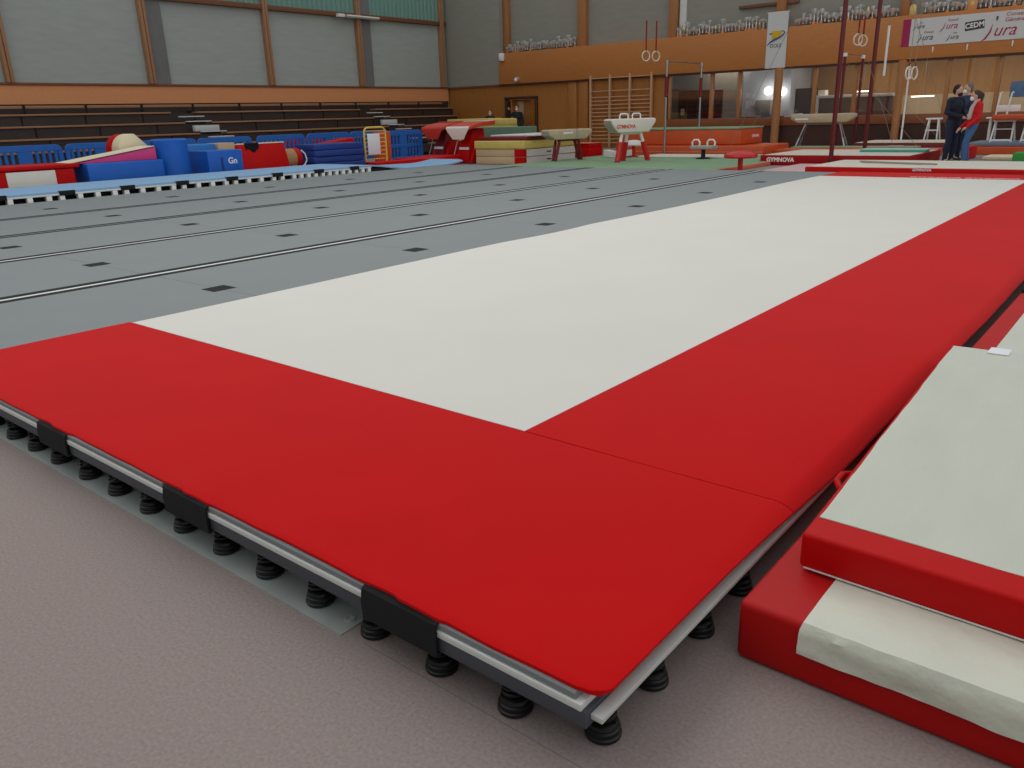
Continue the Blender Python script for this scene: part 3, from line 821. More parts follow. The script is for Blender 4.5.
tag(MB().box(-20.2, -18.25, 20.8, 21.6, 0, 1.27, bev=.03).build('foam_block', 'yellow_foam'), 'long pale yellow block seen over the white vault table', 'foam block')

# ------------------------------------------------------------------ horses
def horse(name, label, L, hw, zt, zb, body, leg, ext, loc, rotz, pommels=False, dark_ends=None, legz=.5, splay=.12, feet_r=.03, wide=.24, tripod=False):
    t = thing(name, label, 'gymnastics horse', loc, rotz)
    h = L/2
    prof = [(-h, zt-.02), (-h+.05, zt), (h-.05, zt), (h, zt-.03), (h-.02, zt-.12), (h-.24, zb), (-h+.24, zb), (-h+.02, zt-.14)]
    MB().prism(prof, -hw, hw, axis='y', bev=.035, seg=3).build('body', body, t, local=True)
    if dark_ends:
        MB().prism([(-h-.004, zt-.04), (-h+.02, zt-.14), (-h+.22, zb+.02), (-h+.2, zb+.012), (-h+.005, zt-.15), (-h-.02, zt-.04)], -hw+.04, hw-.04, axis='y').build('end_pad', dark_ends, t, local=True)
    for sx, sy in (((-1, -.5), (1, -.5), (0, 1)) if tripod else ((-1, -1), (1, -1), (-1, 1), (1, 1))):
        if True:
            top = Vector((sx*(h-.45), sy*hw*.5, zb+.01)); bot = Vector((sx*(h-.45+splay), sy*wide, .0))
            mid = top.lerp(bot, 1-legz)
            lg = MB().cyl(bot, mid, feet_r*1.5, feet_r*1.35, seg=12).build('leg', leg, t, local=True)
            MB().cyl(mid, top, feet_r*.85, seg=10).build('leg_extension', ext, lg, local=True)
    MB().cyl((-(h-.45), 0, zb-.02), (h-.45, 0, zb-.02), .03, seg=8).build('under_beam', ext, t, local=True)
    if pommels:
        for sx in (-.22, .22):
            pts = [Vector((sx-.14, 0, zt-.02)), Vector((sx-.145, 0, zt+.06))] + [Vector((sx-.145+.06*(1-math.cos(a)), 0, zt+.06+.06*math.sin(a))) for a in frange(.2, PI/2, 5)]
            pts += [Vector((2*sx-p.x, 0, p.z)) for p in pts[::-1]]
            MB().tube(pts, .019, seg=10).build('pommel', 'white_paint', t, local=True)
    return t
def face_text(parent, body, size, x, y, z, material, **kw):
    o = text('lettering', body, size, plane_M((x, y, z), '-y'), material, None, .002, **kw)
    o.parent = parent
    return o
HR = math.radians(74)
ph = horse('pommel_horse', 'white pommel horse with two handles and red legs', 1.55, .18, 1.07, .72, 'white_leather', 'red_paint', 'white_paint', (-10.7, 17.75, .10), HR, True, 'grey_leather', .66, .22, .050, .26, tripod=True)
face_text(ph, 'GYMNOVA', .13, -.30, -.182, .87, 'text_red', bold=.004)
vh = horse('vaulting_horse', 'long beige vaulting horse on dark red legs before the pile of foam mats', 1.55, .19, .83, .56, 'beige_leather', 'dark_red', 'dark_red', (-12.72, 17.75, .10), HR, False, 'grey_leather', .9, .14, .030, .05)
MB().box(-.28, .06, -.198, -.19, .71, .755).build('name_label', 'paper_white', vh, local=True)
MB().box(.16, .24, -.195, .195, .56, .832, bev=.01).build('grey_band', 'grey_leather', vh, local=True)
bh = horse('vaulting_horse', 'beige vaulting horse on steel legs in front of the glass wall', 1.85, .19, 1.12, .86, 'beige_leather', 'steel', 'steel', (-7.9, 24.2, 0), math.radians(8), False, 'grey_leather', .5, .28, .022, .28)
MB().box(-.78, -.40, -.198, -.19, .95, 1.0).build('name_label', 'paper_white', bh, local=True)
# little trainers
t = thing('pommel_trainer', 'small pommel trainer with two white handles on a dark stem', 'pommel trainer', (-9.2, 19.0, .10))
MB().box(-9.52, -8.88, 18.82, 19.18, .34, .44, bev=.035, seg=3).build('pad', 'grey_leather', t)
MB().lathe([(.18, .10), (.18, .125), (.06, .14), (.05, .34)], c=(-9.2, 19.0, 0), seg=18).build('stem', 'cloth_navy', t)
for xx in (-9.42, -8.99):
    MB().tube([(xx-.1, 19, .43), (xx-.11, 19, .52), (xx-.06, 19, .58), (xx+.06, 19, .58), (xx+.11, 19, .52), (xx+.1, 19, .43)], .024).build('handle', 'white_paint', t)
def mushroom(label, x, y, z, r, zt, top, stem):
    t = thing('mushroom_trainer', label, 'mushroom trainer', (x, y, z))
    MB().lathe([(r*.5, zt-.155), (r*.92, zt-.155), (r, zt-.125), (r*.96, zt-.08), (r*.78, zt-.035), (r*.5, zt-.008), (r*.25, zt), (0, zt)], c=(x, y, 0), seg=30).build('cap', top, t)
    MB().cyl((x, y, z+.02), (x, y, zt-.09), .055, seg=14).build('stem', stem, t)
    MB().lathe([(.26, z), (.26, z+.015), (.08, z+.03), (.06, z+.06)], c=(x, y, 0), seg=20).build('foot', stem, t)
mushroom('red mushroom trainer in front of the orange edged green mat', -6.72, 15.75, 0, .36, .475, 'red_paint', 'red_paint')
mushroom('white topped mushroom trainer under the pommel horse', -11.75, 19.7, .10, .29, .56, 'white_vinyl', 'red_paint')

# ------------------------------------------------------------------ mats beyond the floor
t = thing('landing_mat', 'large green floor mat with an orange edge under the pommel horse', 'mat', (-10, 17, 0))
MB().box(-13.2, -7.16, 14.3, 18.3, .0, .096, bev=.02).box(-13.2, -7.42, 18.28, 20.6, .0, .096, bev=.01).build('top_cover', 'green_mat', t)
MB().box(-7.158, -7.06, 14.3, 18.3, 0, .094, bev=.015).build('edge_pad', 'salmon_vinyl', t)
MB().box(-7.6, -7.55, 14.4, 14.6, .0965, .098).build('white_tag', 'paper_white', t)
o = text('lettering', 'GYMNOVA', .11, plane_M((-7.055, 14.95, .05), '+x'), 'text_white', t, .002, bold=.003)
slab('flat_mat', 'pale mat on the green mat beside the small pommel trainer', 'mat', -11.4, -8.2, 19.35, 20.55, .098, .135, 'pale_vinyl', .012)
t = thing('crash_mat', 'huge orange crash mat with a green top before the glass wall', 'mat', (-10.9, 22.2, 0))
MB().box(-13.3, -9.25, 21.4, 22.98, .34, .79, bev=.05, seg=3).build('foam_body', 'orange_vinyl', t)
MB().box(-13.3, -9.23, 21.38, 23.0, .78, .83, bev=.02).build('top_cover', 'green_mat', t)
text('lettering', 'GYMNOVA', .11, plane_M((-9.248, 22.45, .56), '+x'), 'text_white', t, .002, bold=.003)
t = thing('crash_mat', 'wide orange red mat below the orange crash mat', 'mat', (-10.6, 22.2, 0))
MB().box(-13.3, -8.45, 21.2, 23.05, .0, .335, bev=.04, seg=3).build('foam_body', 'orange_vinyl', t)
MB().box(-13.3, -8.5, 21.19, 21.2, .14, .18).build('piping', 'salmon_vinyl', t)
MB().box(-8.45, -4.3, 21.9, 23.0, 0, .20, bev=.02).build('side_section', 'orange_vinyl', t)
slab('flat_mat', 'dull green mat between the orange crash mat and the red mats', 'mat', -8.4, -5.0, 23.08, 23.7, .0, .22, 'green_mat', .02)
t = thing('landing_mat', 'red sided mat with white top and brand lettering, between the ring frame posts', 'mat', (-5.5, 19.9, 0))
MB().box(-7.36, -3.95, 18.35, 21.1, .0, .235, bev=.015).build('foam_body', 'mat_red', t)
MB().box(-7.30, -4.0, 18.42, 21.05, .234, .243).build('top_cover', 'pale_vinyl', t)
text('lettering', 'GYMNOVA', .135, plane_M((-6.86, 18.345, .13), '-y'), 'text_white', t, .002, bold=.005, sx=1.0)
t = thing('low_beam', 'teal low beam with a pale top lying on the red lettered mat', 'beam', (-4.8, 19.9, .244))
MB().box(-5.45, -3.97, 19.75, 19.9, .246, .30, bev=.01).build('beam_body', 'teal', t)
MB().box(-5.45, -3.97, 19.78, 20.25, .30, .315).box(-5.40, -3.99, 20.1, 20.2, .246, .30).build('beam_top', 'teal_top', t)
slab('flat_mat', 'low pale pink mat between the red mushroom and the near landing mat', 'mat', -6.3, -4.85, 14.9, 18.2, .0, .06, 'pale_pink', .012)
t = thing('landing_mat', 'white topped red sided landing mat just past the far carpet edge', 'mat', (-1.5, 15.4, 0))
MB().box(-4.80, 3.0, 14.3, 16.45, .0, .255, bev=.012).build('foam_body', 'red_vinyl', t)
MB().grid(frange(-4.76, 2.9, 8), frange(14.36, 16.42, 6), lambda x, y: (x, y, .263+.002*noise1(x*2+y)), .008).build('top_cover', 'pale_vinyl', t)
text('lettering', 'GYMNOVA', .06, plane_M((-2.78, 14.295, .228), '-y'), 'text_white', t, .002, bold=.002)
o = tag(MB().tube([(-4.2, 15.6, .285), (-3.5, 15.3, .285), (-2.7, 15.0, .285)], .014).tube([(-4.1, 15.35, .285), (-3.6, 15.2, .285), (-2.95, 15.02, .285)], .012).build('grey_rope', 'cable'), 'thin grey rope lying on the white topped landing mat', 'rope')
t = thing('landing_mat', 'far red sided mat with a pale top behind the ring frame', 'mat', (-5.8, 24.5, 0))
MB().box(-7.0, -4.35, 24.3, 26.4, .0, .27, bev=.012).build('foam_body', 'dark_red', t)
MB().grid(frange(-6.95, -4.4, 6), frange(24.36, 26.35, 5), lambda x, y: (x, y, .279), .008).build('top_cover', 'pale_vinyl', t)
MB().box(-6.0, -5.6, 24.288, 24.3, .16, .20).build('white_tag', 'paper_white', t)
# red mats and white bench shape left of the pommel horse
t = thing('flat_mat', 'red mats folded behind the legs of the pommel horse', 'mat', (-12.4, 21, 0))
MB().box(-14.1, -13.32, 19.75, 20.5, .0, .34, bev=.02).box(-14.1, -13.32, 19.8, 20.45, .34, .46, bev=.02).build('foam_body', 'red_vinyl', t)
MB().box(-14.1, -13.32, 19.76, 20.48, .461, .475).build('top_cover', 'salmon_vinyl', t)
t = thing('white_trough', 'white foam trough shape on the green mat behind the pommel horse legs', 'foam shape', (-12.1, 18.9, .098))
k = MB(); k.grid(frange(-12.25, -11.5, 14), frange(18.9, 19.2, 4), lambda x, y: (x, y, .27+.05*abs((x+11.88)/.37)**2), .16)
k.build('foam_body', 'white_vinyl', t)

# ------------------------------------------------------------------ ring frame, bars, hanging rings
def ring_set(label, cx, cy, z, half, dr, ztop, strap_top, strap_w=.02, group='hanging rings', turn=57):
    t = thing('gymnastic_rings', label, 'gymnastic rings', (cx, cy, z), group=group)
    d = Vector((dr[0], dr[1], 0)).normalized()
    for s in (-1, 1):
        c = Vector((cx, cy, z)) + d*s*half
        # the ring hangs facing slightly towards the camera
        sd = Vector((math.cos(math.radians(turn)), math.sin(math.radians(turn)), 0))
        R = .118
        pts = [c + sd*R*math.cos(a) + Vector((0, 0, R*math.sin(a))) for a in [2*PI*i/24 for i in range(24)]]
        MB().tube(pts, .016, seg=8, closed=True).build('ring', 'wood_ring', t)
        MB().box(c.x-strap_w, c.x+strap_w, c.y-.006, c.y+.006, z+R-.02, strap_top, bev=.003).build('strap', 'strap_red', t)
        MB().cyl((c.x, c.y, strap_top), (c.x, c.y, ztop), .006, seg=6).build('cable', 'cable', t)
    return t
ring_set('pair of pale rings on red straps hanging near the wall bars', -10.62, 18.6, 2.70, .17, (.35, 1), 7.7, 3.55, turn=67)
t = thing('ring_frame', 'tall ring frame of two dark red posts with guy cables', 'ring frame', (-5.6, 19.8, 0))
for (x0, y0, lab) in ((-5.58, 18.1, 0), (-5.85, 21.5, 1)):
    p = MB().cyl((x0, y0, .03), (x0, y0, 3.78 if lab == 0 else 5.6), .050, seg=16).build('post', 'post_red', t)
    MB().cyl((x0, y0, 0), (x0, y0, .12), .07, seg=14).box(x0-.14, x0+.14, y0-.1, y0+.1, 0, .03, bev=.005).build('foot', 'dark_void', p)
    if lab == 0: MB().cyl((x0, y0, 3.78), (x0, y0, 5.6), .035, seg=12).build('upper_tube', 'steel', p)
MB().cyl((-5.57, 18.0, 5.6), (-5.86, 21.6, 5.6), .05, seg=14).build('crossbar', 'post_red', t)
k = MB()
for a, b in (((-5.58, 18.1, 5.5), (-9.3, 20.66, .12)), ((-5.85, 21.5, 5.5), (-10.2, 23.1, .02)), ((-5.85, 21.5, 5.5), (-4.3, 24.25, .02)), ((-5.58, 18.1, 3.7), (-4.95, 21.2, .02))):
    k.cyl(a, b, .0055, seg=5)
k.build('guy_cables', 'cable', t)
ring_set('pair of pale rings on short red straps hanging inside the red ring frame', -5.66, 19.62, 2.76, .20, (-.03, 1), 5.56, 3.28)
ring_set('pair of low pale rings hanging near the glass wall right of the wood column', -3.86, 17.2, 1.90, .10, (.3, 1), 7.7, 2.1, .012, turn=77)
def high_bar(label, x, ya, yb, zt, r, m, cap, sleeve=None, cabs=()):
    t = thing('high_bar', label, 'high bar', (x, (ya+yb)/2, 0))
    for y0 in (ya, yb):
        p = MB().cyl((x, y0, .02), (x, y0, zt-.10), r, seg=14).build('post', m, t)
        MB().cyl((x, y0, zt-.10), (x, y0, zt), r*1.5, seg=12).build('post_cap', cap, p)
        MB().cyl((x, y0, 0), (x, y0, .03), r*2.6, seg=14).build('foot', 'dark_void', p)
        if sleeve:
            MB().cyl((x, y0, sleeve[0]), (x, y0, sleeve[1]), r*1.55, seg=14).sph((x+.06, y0-.05, sleeve[0]+.03), .045).build('sleeve', 'dark_red', p)
    MB().cyl((x, ya, zt-.03), (x, yb, zt-.03), .014, seg=10).build('bar', 'steel', t)
    if cabs:
        k = MB()
        for a, b in cabs: k.cyl(a, b, .006, seg=5)
        k.build('guy_cables', 'cable', t)
high_bar('dark red high bar with white post caps behind the ring frame', -7.62, 24.75, 27.0-.55, 2.8, .04, 'post_red', 'white_paint', None,
         (((-7.62, 24.75, 2.6), (-5.0, 23.9, .03)), ((-7.62, 26.45, 2.6), (-4.9, 26.6, .03))))
high_bar('silver high bar with dark red sleeves beside the orange crash mat', -11.46, 21.0, 23.2, 2.72, .032, 'steel', 'steel', (1.72, 2.28))
t = thing('white_pole', 'white pole standing right of the wood column before the glass', 'pole', (-6.2, 26.4, 0))
MB().cyl((-6.22, 26.4, 0), (-6.22, 26.4, 2.44), .028, seg=12).build('tube', 'white_paint', t)
MB().lathe([(.14, 0), (.14, .02), (.05, .05)], c=(-6.22, 26.4, 0)).build('foot', 'steel', t)
t = thing('hanging_rod', 'white rod hanging beside the far red ring frame post', 'rod', (-5.72, 21.75, 2.02))
MB().cyl((-5.66, 21.8, 2.02), (-5.66, 21.8, 3.2), .03, seg=12).build('tube', 'white_paint', t)
MB().cyl((-5.66, 21.8, 3.2), (-5.66, 21.62, 5.6), .006, seg=6).build('cable', 'cable', t)

# ------------------------------------------------------------------ wall bars, small wall things, trophies, banners
t = thing('wall_bars', 'wooden wall bars with three bays on the back wall', 'wall bars', (-16.7, 26.98, 0))
ux = [-18.1, -17.2, -16.3, -15.36]
for x in ux: MB().box(x-.035, x+.035, 26.9, 27.02, .02, 2.74, bev=.008).build('upright', 'bar_wood', t)
for a, b in zip(ux[:-1], ux[1:]):
    for zz in [.2+.143*i for i in range(13)] + [2.14, 2.62]:
        MB().cyl((a+.035, 26.95, zz), (b-.035, 26.95, zz), .02, seg=8).build('rung', 'bar_wood', t)
t = thing('wall_lamp', 'small white lamp box at the left end of the balcony front', 'lamp', (-22.6, 26.85, 3.6))
MB().box(-22.72, -22.5, 26.82, 26.95, 3.55, 3.86, bev=.02).build('housing', 'white_paint', t)
MB().box(-22.70, -22.52, 26.80, 26.82, 3.60, 3.82, bev=.008).build('lens', 'paper_white', t)
t = thing('wall_fixture', 'small grey fixture low on the balcony front above the door', 'fixture', (-21.8, 26.9, 2.75))
MB().cyl((-21.8, 26.82, 2.79), (-21.8, 26.95, 2.79), .09, seg=14).build('base', 'rail_metal', t)
MB().sph((-21.8, 26.8, 2.76), .075).build('lens', 'paper_white', t)
t = thing('tube_lamp_or_glint', 'white fluorescent tube fixed under the left wall beam', 'lamp', (-25.75, 21.9, 5.2))
MB().box(-25.85, -25.68, 21.2, 22.9, 5.16, 5.26, bev=.015).build('housing', 'rail_metal', t)
MB().cyl((-25.68, 21.22, 5.23), (-25.68, 22.88, 5.23), .035, seg=12).build('tube', 'tube_white', t)
tag(MB().box(-25.85, -25.68, 20.8, 21.12, 5.16, 5.28, bev=.015).build('junction_box', 'tube_white'), 'short white junction box beside the tube lamp on the left wall', 'box')
def trophy(kind):
    k = MB()
    if kind == 0:
        k.lathe([(.05, 0), (.05, .05), (.016, .06), (.012, .13), (.02, .14), (.05, .19), (.056, .26), (.05, .26), (.03, .18), (0, .17)], seg=12, m=[1, 1, 0, 0, 0, 0, 0, 0, 0])
        for s in (-1, 1): k.tube([(s*.05, 0, .25), (s*.082, 0, .24), (s*.08, 0, .2), (s*.045, 0, .18)], .006, seg=5)
        return k, ['silver', 'base_dark']
    if kind == 1:
        k.lathe([(.045, 0), (.045, .07), (.014, .08), (.02, .16), (.012, .22), (.045, .27), (.052, .35), (.045, .35), (0, .27)], seg=12, m=[1, 1, 0, 0, 0, 0, 0, 0])
        for s in (-1, 1): k.tube([(s*.048, 0, .34), (s*.075, 0, .32), (s*.04, 0, .28)], .006, seg=5)
        return k, ['silver', 'plaque_wood']
    if kind == 2:
        k.lathe([(.05, 0), (.05, .04), (.015, .05), (.015, .12), (.035, .15), (.045, .22), (.02, .27), (.008, .30)], seg=12, m=[1, 1, 0, 0, 0, 0, 0])
        return k, ['gold', 'base_dark']
    k.lathe([(.06, 0), (.06, .03), (.02, .05), (.03, .09), (.07, .14), (.085, .20), (.078, .20), (0, .12)], seg=12, m=[1, 1, 0, 0, 0, 0, 0])
    return k, ['silver', 'base_dark']
tnames = ['silver two handled trophy cup', 'tall silver trophy cup on a wooden base', 'gold pointed trophy', 'wide silver trophy bowl']
runs = [(-22.55, -19.15, 50, 'on the ledge at the left end'), (-14.5, -11.15, 54, 'on the ledge left of the hanging banner'),
        (-10.15, -7.02, 52, 'on the ledge between the two banners'), (-6.2, -2.9, 54, 'on the ledge above the long banner')]
protos = {}
for (xa, xb, cnt, where) in runs:
    for i in range(cnt):
        kd = random.choices([0, 1, 2, 3], [4, 3, .6, 2])[0]
        x = lerp(xa, xb, (i+.5)/cnt) + random.uniform(-.012, .012)
        y = 27.19 + (.19 if i % 2 else 0) + random.uniform(0, .03)
        lb = tnames[kd] + ' ' + where
        if kd not in protos:
            k, ms = trophy(kd)
            o = k.build('trophy', ms, local=True); protos[kd] = o
            o.location = (x, y, 3.851)
        else:
            o = protos[kd].copy(); COL.objects.link(o); o.location = (x, y, 3.851)
        s = random.uniform(.95, 1.45); o.scale = (s, s, s); o.rotation_euler = (0, 0, random.uniform(-.6, .6))
        tag(o, lb, 'trophy', lb + ' group')
t = thing('trophy', 'pale gold arch shaped plaque at the left end above the long banner', 'trophy', (-6.5, 27.12, 3.852))
MB().prism([(-.10, .0), (.10, 0), (.10, .22), (.05, .31), (-.05, .31), (-.10, .22)], 27.09, 27.12, axis='y', bev=.005, M=Matrix.Translation((-6.5, 0, 3.862))).build('plate', 'plaque_gold', t)
MB().box(-6.62, -6.38, 27.085, 27.17, 3.852, 3.866).build('base', 'base_dark', t)
t = thing('trophy', 'orange wooden shield plaque standing above the long banner', 'trophy', (-4.9, 27.12, 3.852))
MB().prism([(-.12, .0), (.12, 0), (.13, .30), (.04, .36), (0, .42), (-.04, .36), (-.13, .30)], 27.09, 27.12, axis='y', bev=.005, M=Matrix.Translation((-4.9, 0, 3.862))).build('plate', 'plaque_wood', t)
MB().box(-5.04, -4.76, 27.085, 27.17, 3.852, 3.866).cyl((-4.9, 27.085, 4.05), (-4.9, 27.092, 4.05), .06, seg=14).build('base', 'plaque_gold', t)
# city banner
t = thing('city_banner', 'white hanging banner with a yellow square and blue swoosh', 'banner', (-10.62, 26.9, 2.6))
k = MB(); k.grid(frange(-10.97, -10.27, 8), frange(0, 1, 12), lambda x, v: (x + .01*math.sin(v*4), 26.925 + .008*math.sin(x*9+v*3), lerp(2.60, 4.32, v)), .0)
bmesh.ops.remove_doubles(k.bm, verts=k.bm.verts, dist=1e-5)
k.bm.free()
k = MB().box(-10.97, -10.27, 26.925, 26.932, 2.60, 4.32)
k.build('cloth', 'banner_white', t)
MB().cyl((-11.0, 26.93, 4.33), (-10.24, 26.93, 4.33), .014, seg=8).build('top_rod', 'white_paint', t)
MB().prism([(-10.80, 3.50), (-10.47, 3.53), (-10.47, 3.76), (-10.80, 3.76)], 26.916, 26.924, axis='y').build('yellow_square', 'logo_yellow', t)
sw = [(-10.95, 3.32), (-10.84, 3.42), (-10.68, 3.50), (-10.52, 3.56), (-10.40, 3.63), (-10.36, 3.70), (-10.40, 3.74), (-10.47, 3.75)]
MB().tube([(x, 26.914, z) for x, z in sw], [.008, .022, .034, .030, .022, .018, .014, .008], seg=6).tube([(-10.88, 26.914, 3.68), (-10.80, 26.914, 3.69)], .016, seg=6).build('blue_swoosh', 'text_blue', t)
text('lettering', 'DOLE', .17, plane_M((-10.64, 26.92, 3.30), '-y'), 'text_dark', t, .002, sx=.9)
# long banner
t = thing('long_banner', 'long white banner with red and black script lettering on the balcony front', 'banner', (-4.5, 26.92, 2.98))
MB().box(-6.46, -1.2, 26.93, 26.94, 2.985, 3.745).build('cloth', 'banner_white', t)
MB().box(-6.68, -6.46, 26.928, 26.94, 2.985, 3.745).build('magenta_end', 'magenta', t)
def jura(x, z, s, m, sub=None, subm=None):
    text('lettering', 'ura', s, plane_M((x+s*.06, 26.926, z), '-y'), m, t, .002, shear=.35, sx=.95)
    MB().tube([(x-s*1.15, 26.925, z-s*.55), (x-s*.95, 26.925, z-s*.42), (x-s*.72, 26.925, z-s*.05), (x-s*.62, 26.925, z+s*.4)], [.004, s*.05, s*.045, .004], seg=5).build('pen_stroke', m, t)
    if sub: text('lettering', sub, s*.36, plane_M((x+s*.15, 26.926, z+s*.62), '-y'), subm or m, t, .002, shear=.2)
jura(-6.2, 3.52, .17, 'text_dark', 'Jura'); jura(-5.98, 3.20, .24, 'text_dark', 'Conseil', 'magenta'); jura(-5.36, 3.47, .25, 'text_crimson', 'Conseil', 'magenta'); jura(-5.24, 3.16, .18, 'text_dark', 'Jura')
jura(-3.98, 3.24, .46, 'text_crimson')
text('lettering', 'Conseil\nGénéral', .145, plane_M((-3.72, 26.926, 3.58), '-y'), 'text_crimson', t, .002, shear=.1, sx=1.1)
MB().tube([(-4.18, 26.925, 3.52), (-4.17, 26.925, 3.62)], [.02, .03], seg=6).build('pen_stroke', 'text_dark', t)
Mc = plane_M((-4.73, 26.927, 3.43), '-y') @ Matrix.Rotation(math.radians(6), 4, 'Z')
MB().box(-.25, .25, -.12, .12, -.004, .002, M=Mc).build('stamp', 'text_dark', t)
text('lettering', 'CEDM', .19, Mc @ Matrix.Translation((0, 0, .003)), 'text_white', t, .001, bold=.004, sx=.95)
jura(-2.9, 3.45, .3, 'text_dark')
for x, z in ((-5.77, 2.86), (-4.85, 2.86), (-3.7, 2.88)):
    tag(MB().box(x-.018, x+.018, 26.92, 26.95, z-.09, z+.07, bev=.006).cyl((x, 26.92, z-.08), (x, 26.90, z-.03), .008, seg=6).build('banner_clip', 'white_paint'),
        {-5.77: 'small white clip under the left part of the long banner', -4.85: 'small white clip under the middle of the long banner', -3.7: 'small white clip under the red part of the long banner'}[x], 'clip')

# ------------------------------------------------------------------ club room contents
t = thing('wall_panel', 'dark maroon panel on the grey club room wall, left', 'wall panel', (-14.6, 29.55, 1.0))
MB().box(-15.58, -13.7, 29.53, 29.6, .98, 2.06, bev=.01).build('panel', 'maroon', t)
MB().box(-14.75, -14.71, 29.5, 29.53, 1.0, 2.05).build('bar', 'dark_wood', t)
MB().box(-15.2, -15.16, 29.5, 29.53, 1.0, 2.05).build('bar', 'dark_wood', t)
MB().box(-15.45, -15.3, 29.51, 29.53, 1.15, 1.4).build('poster', 'pale_pink', t)
for i, (x, z, w, h) in enumerate(((-12.58, 1.80, .14, .16), (-12.40, 1.78, .15, .17), (-12.60, 1.47, .10, .28), (-12.40, 1.50, .15, .12))):
    tag(MB().box(x-w/2, x+w/2, 29.385, 29.398, z-h/2, z+h/2).build('paper_sheet', 'paper_white'), 'white notice on the bluish club room wall, ' + ('upper left of four', 'upper right of four', 'lower left of four', 'lower right of four')[i], 'notice', 'notices on the club room wall')
tag(MB().box(-12.2, -11.6, 29.2, 29.395, 1.09, 1.62, bev=.01).build('wall_cabinet', 'room_grey'), 'grey wall cabinet under the bright lamp in the club room', 'cabinet')
tag(MB().box(-12.3, -10.9, 28.2, 28.8, 0, 1.04, bev=.01).build('counter', 'cloth_black'), 'black counter in front of the bluish club room wall', 'counter')
for x, z, y0, lb in ((-11.77, 1.93, 29.3, 'bright round wall lamp left of the wood column'), (-11.22, 1.88, 29.3, 'bright round wall lamp right of the wood column')):
    t = thing('wall_lamp', lb, 'lamp', (x, y0, z))
    MB().sph((x, y0, z), .14, seg=20).build('bulb', 'lamp_glow', t)
    MB().cyl((x, y0+.05, z), (x, y0+.1, z), .05).build('mount', 'steel', t)
tag(MB().box(-10.94, -10.32, 29.9, 30.5, 0, 1.98, bev=.01).box(-10.9, -10.36, 29.88, 29.9, 1.0, 1.9).build('tall_cupboard', 'maroon'), 'dark tall cupboard right of the bright lamps in the club room', 'cupboard')
t = thing('bar_counter', 'brown bar with a white top edge in the club room', 'bar counter', (-8.7, 29.6, 0))
MB().box(-9.9, -7.4, 29.42, 30.1, 0, 1.60, bev=.01).build('body', 'counter_brown', t)
MB().box(-10.12, -7.4, 29.38, 30.15, 1.60, 1.70, bev=.01).box(-10.12, -9.9, 29.38, 29.5, .0, 1.60).build('white_frame', 'white_paint', t)
tag(MB().box(-9.98, -9.72, 29.5, 29.8, 1.705, 1.88, bev=.01).build('white_box', 'white_paint'), 'white box on the left end of the bar in the club room', 'box')
t = thing('small_table', 'white table top near the dark cupboard in the club room', 'table', (-10.4, 28.6, 0))
MB().box(-10.62, -10.2, 28.4, 28.75, 1.08, 1.12, bev=.01).build('top', 'white_paint', t)
MB().box(-10.46, -10.36, 28.52, 28.62, 0, 1.08, bev=.01).build('leg', 'steel', t)
for x, w_, z, lb in ((-8.77, .26, 1.80, 'glowing bar imitating a tube reflection in the club room above the bar'), (-6.76, .36, 1.56, 'glowing bar imitating a tube reflection in the club room right of the wood column')):
    t = thing('tube_lamp_or_glint', lb, 'lamp', (x, 30.65, z))
    MB().box(x-w_, x+w_, 30.62, 30.68, z-.02, z+.02, bev=.008).build('tube', 'lamp_glow', t)  # glowing bar added to imitate a fluorescent tube's reflection
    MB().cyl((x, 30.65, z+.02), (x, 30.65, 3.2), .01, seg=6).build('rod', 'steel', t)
tag(MB().box(-3.58, -2.9, 27.0, 27.06, 1.42, 1.85, bev=.006).box(-3.56, -2.92, 26.99, 27.0, 1.44, 1.70).build('picture', ['picture_blue']), 'blue picture at the right picture edge above the trestles', 'picture')

# ------------------------------------------------------------------ white trestles at the right
def trestle(label, x, y, w, h, lean=.1, z=0):
    t = thing('trestle', label, 'trestle', (x, y, z), group='white trestles')
    for s in (-1, 1):
        for q in (-1, 1):
            MB().cyl((x+s*w*.5, y+q*.28, z), (x+s*w*.5-s*lean*.6, y+q*.05, z+h), .022, seg=8).build('leg', 'white_paint', t)
    MB().box(x-w*.5-.02, x+w*.5+.02, y-.07, y+.07, z+h, z+h+.05, bev=.008).build('top_bar', 'white_paint', t)
    MB().box(x-w*.46, x+w*.46, y-.16, y-.12, z+h*.62, z+h*.66).box(x-w*.5, x+w*.5, y-.29, y-.26, z+.02, z+.07).build('cross_bar', 'white_paint', t)
    return t
trestle('white trestle standing left of the person in the dark jacket', -5.42, 26.72, .40, .85, .12)
trestle('white trestle right of the person in the red sweater', -3.15, 24.2, .48, .50, .05, .302)
trestle('white trestle cut by the right picture edge', -2.45, 24.2, .48, .50, .05, .302)
tag(MB().box(-3.42, -1.6, 23.85, 24.55, .856, .985, bev=.03, seg=3).build('padded_slab', 'orange_vinyl'), 'orange red padded slab lying on the two white trestles', 'mat')
t = thing('frame_stand', 'white tube frame standing on the orange red slab', 'frame', (-3.2, 24.2, .986))
MB().tube([(-3.38, 24.1, .99), (-3.34, 24.1, 1.52), (-3.30, 24.1, 1.54)], .022).tube([(-3.13, 24.1, .99), (-3.08, 24.1, 1.52), (-3.04, 24.1, 1.54)], .022).build('tube', 'white_paint', t)
MB().box(-3.40, -2.85, 24.14, 24.2, 1.06, 1.22, bev=.01).build('board', 'white_paint', t)
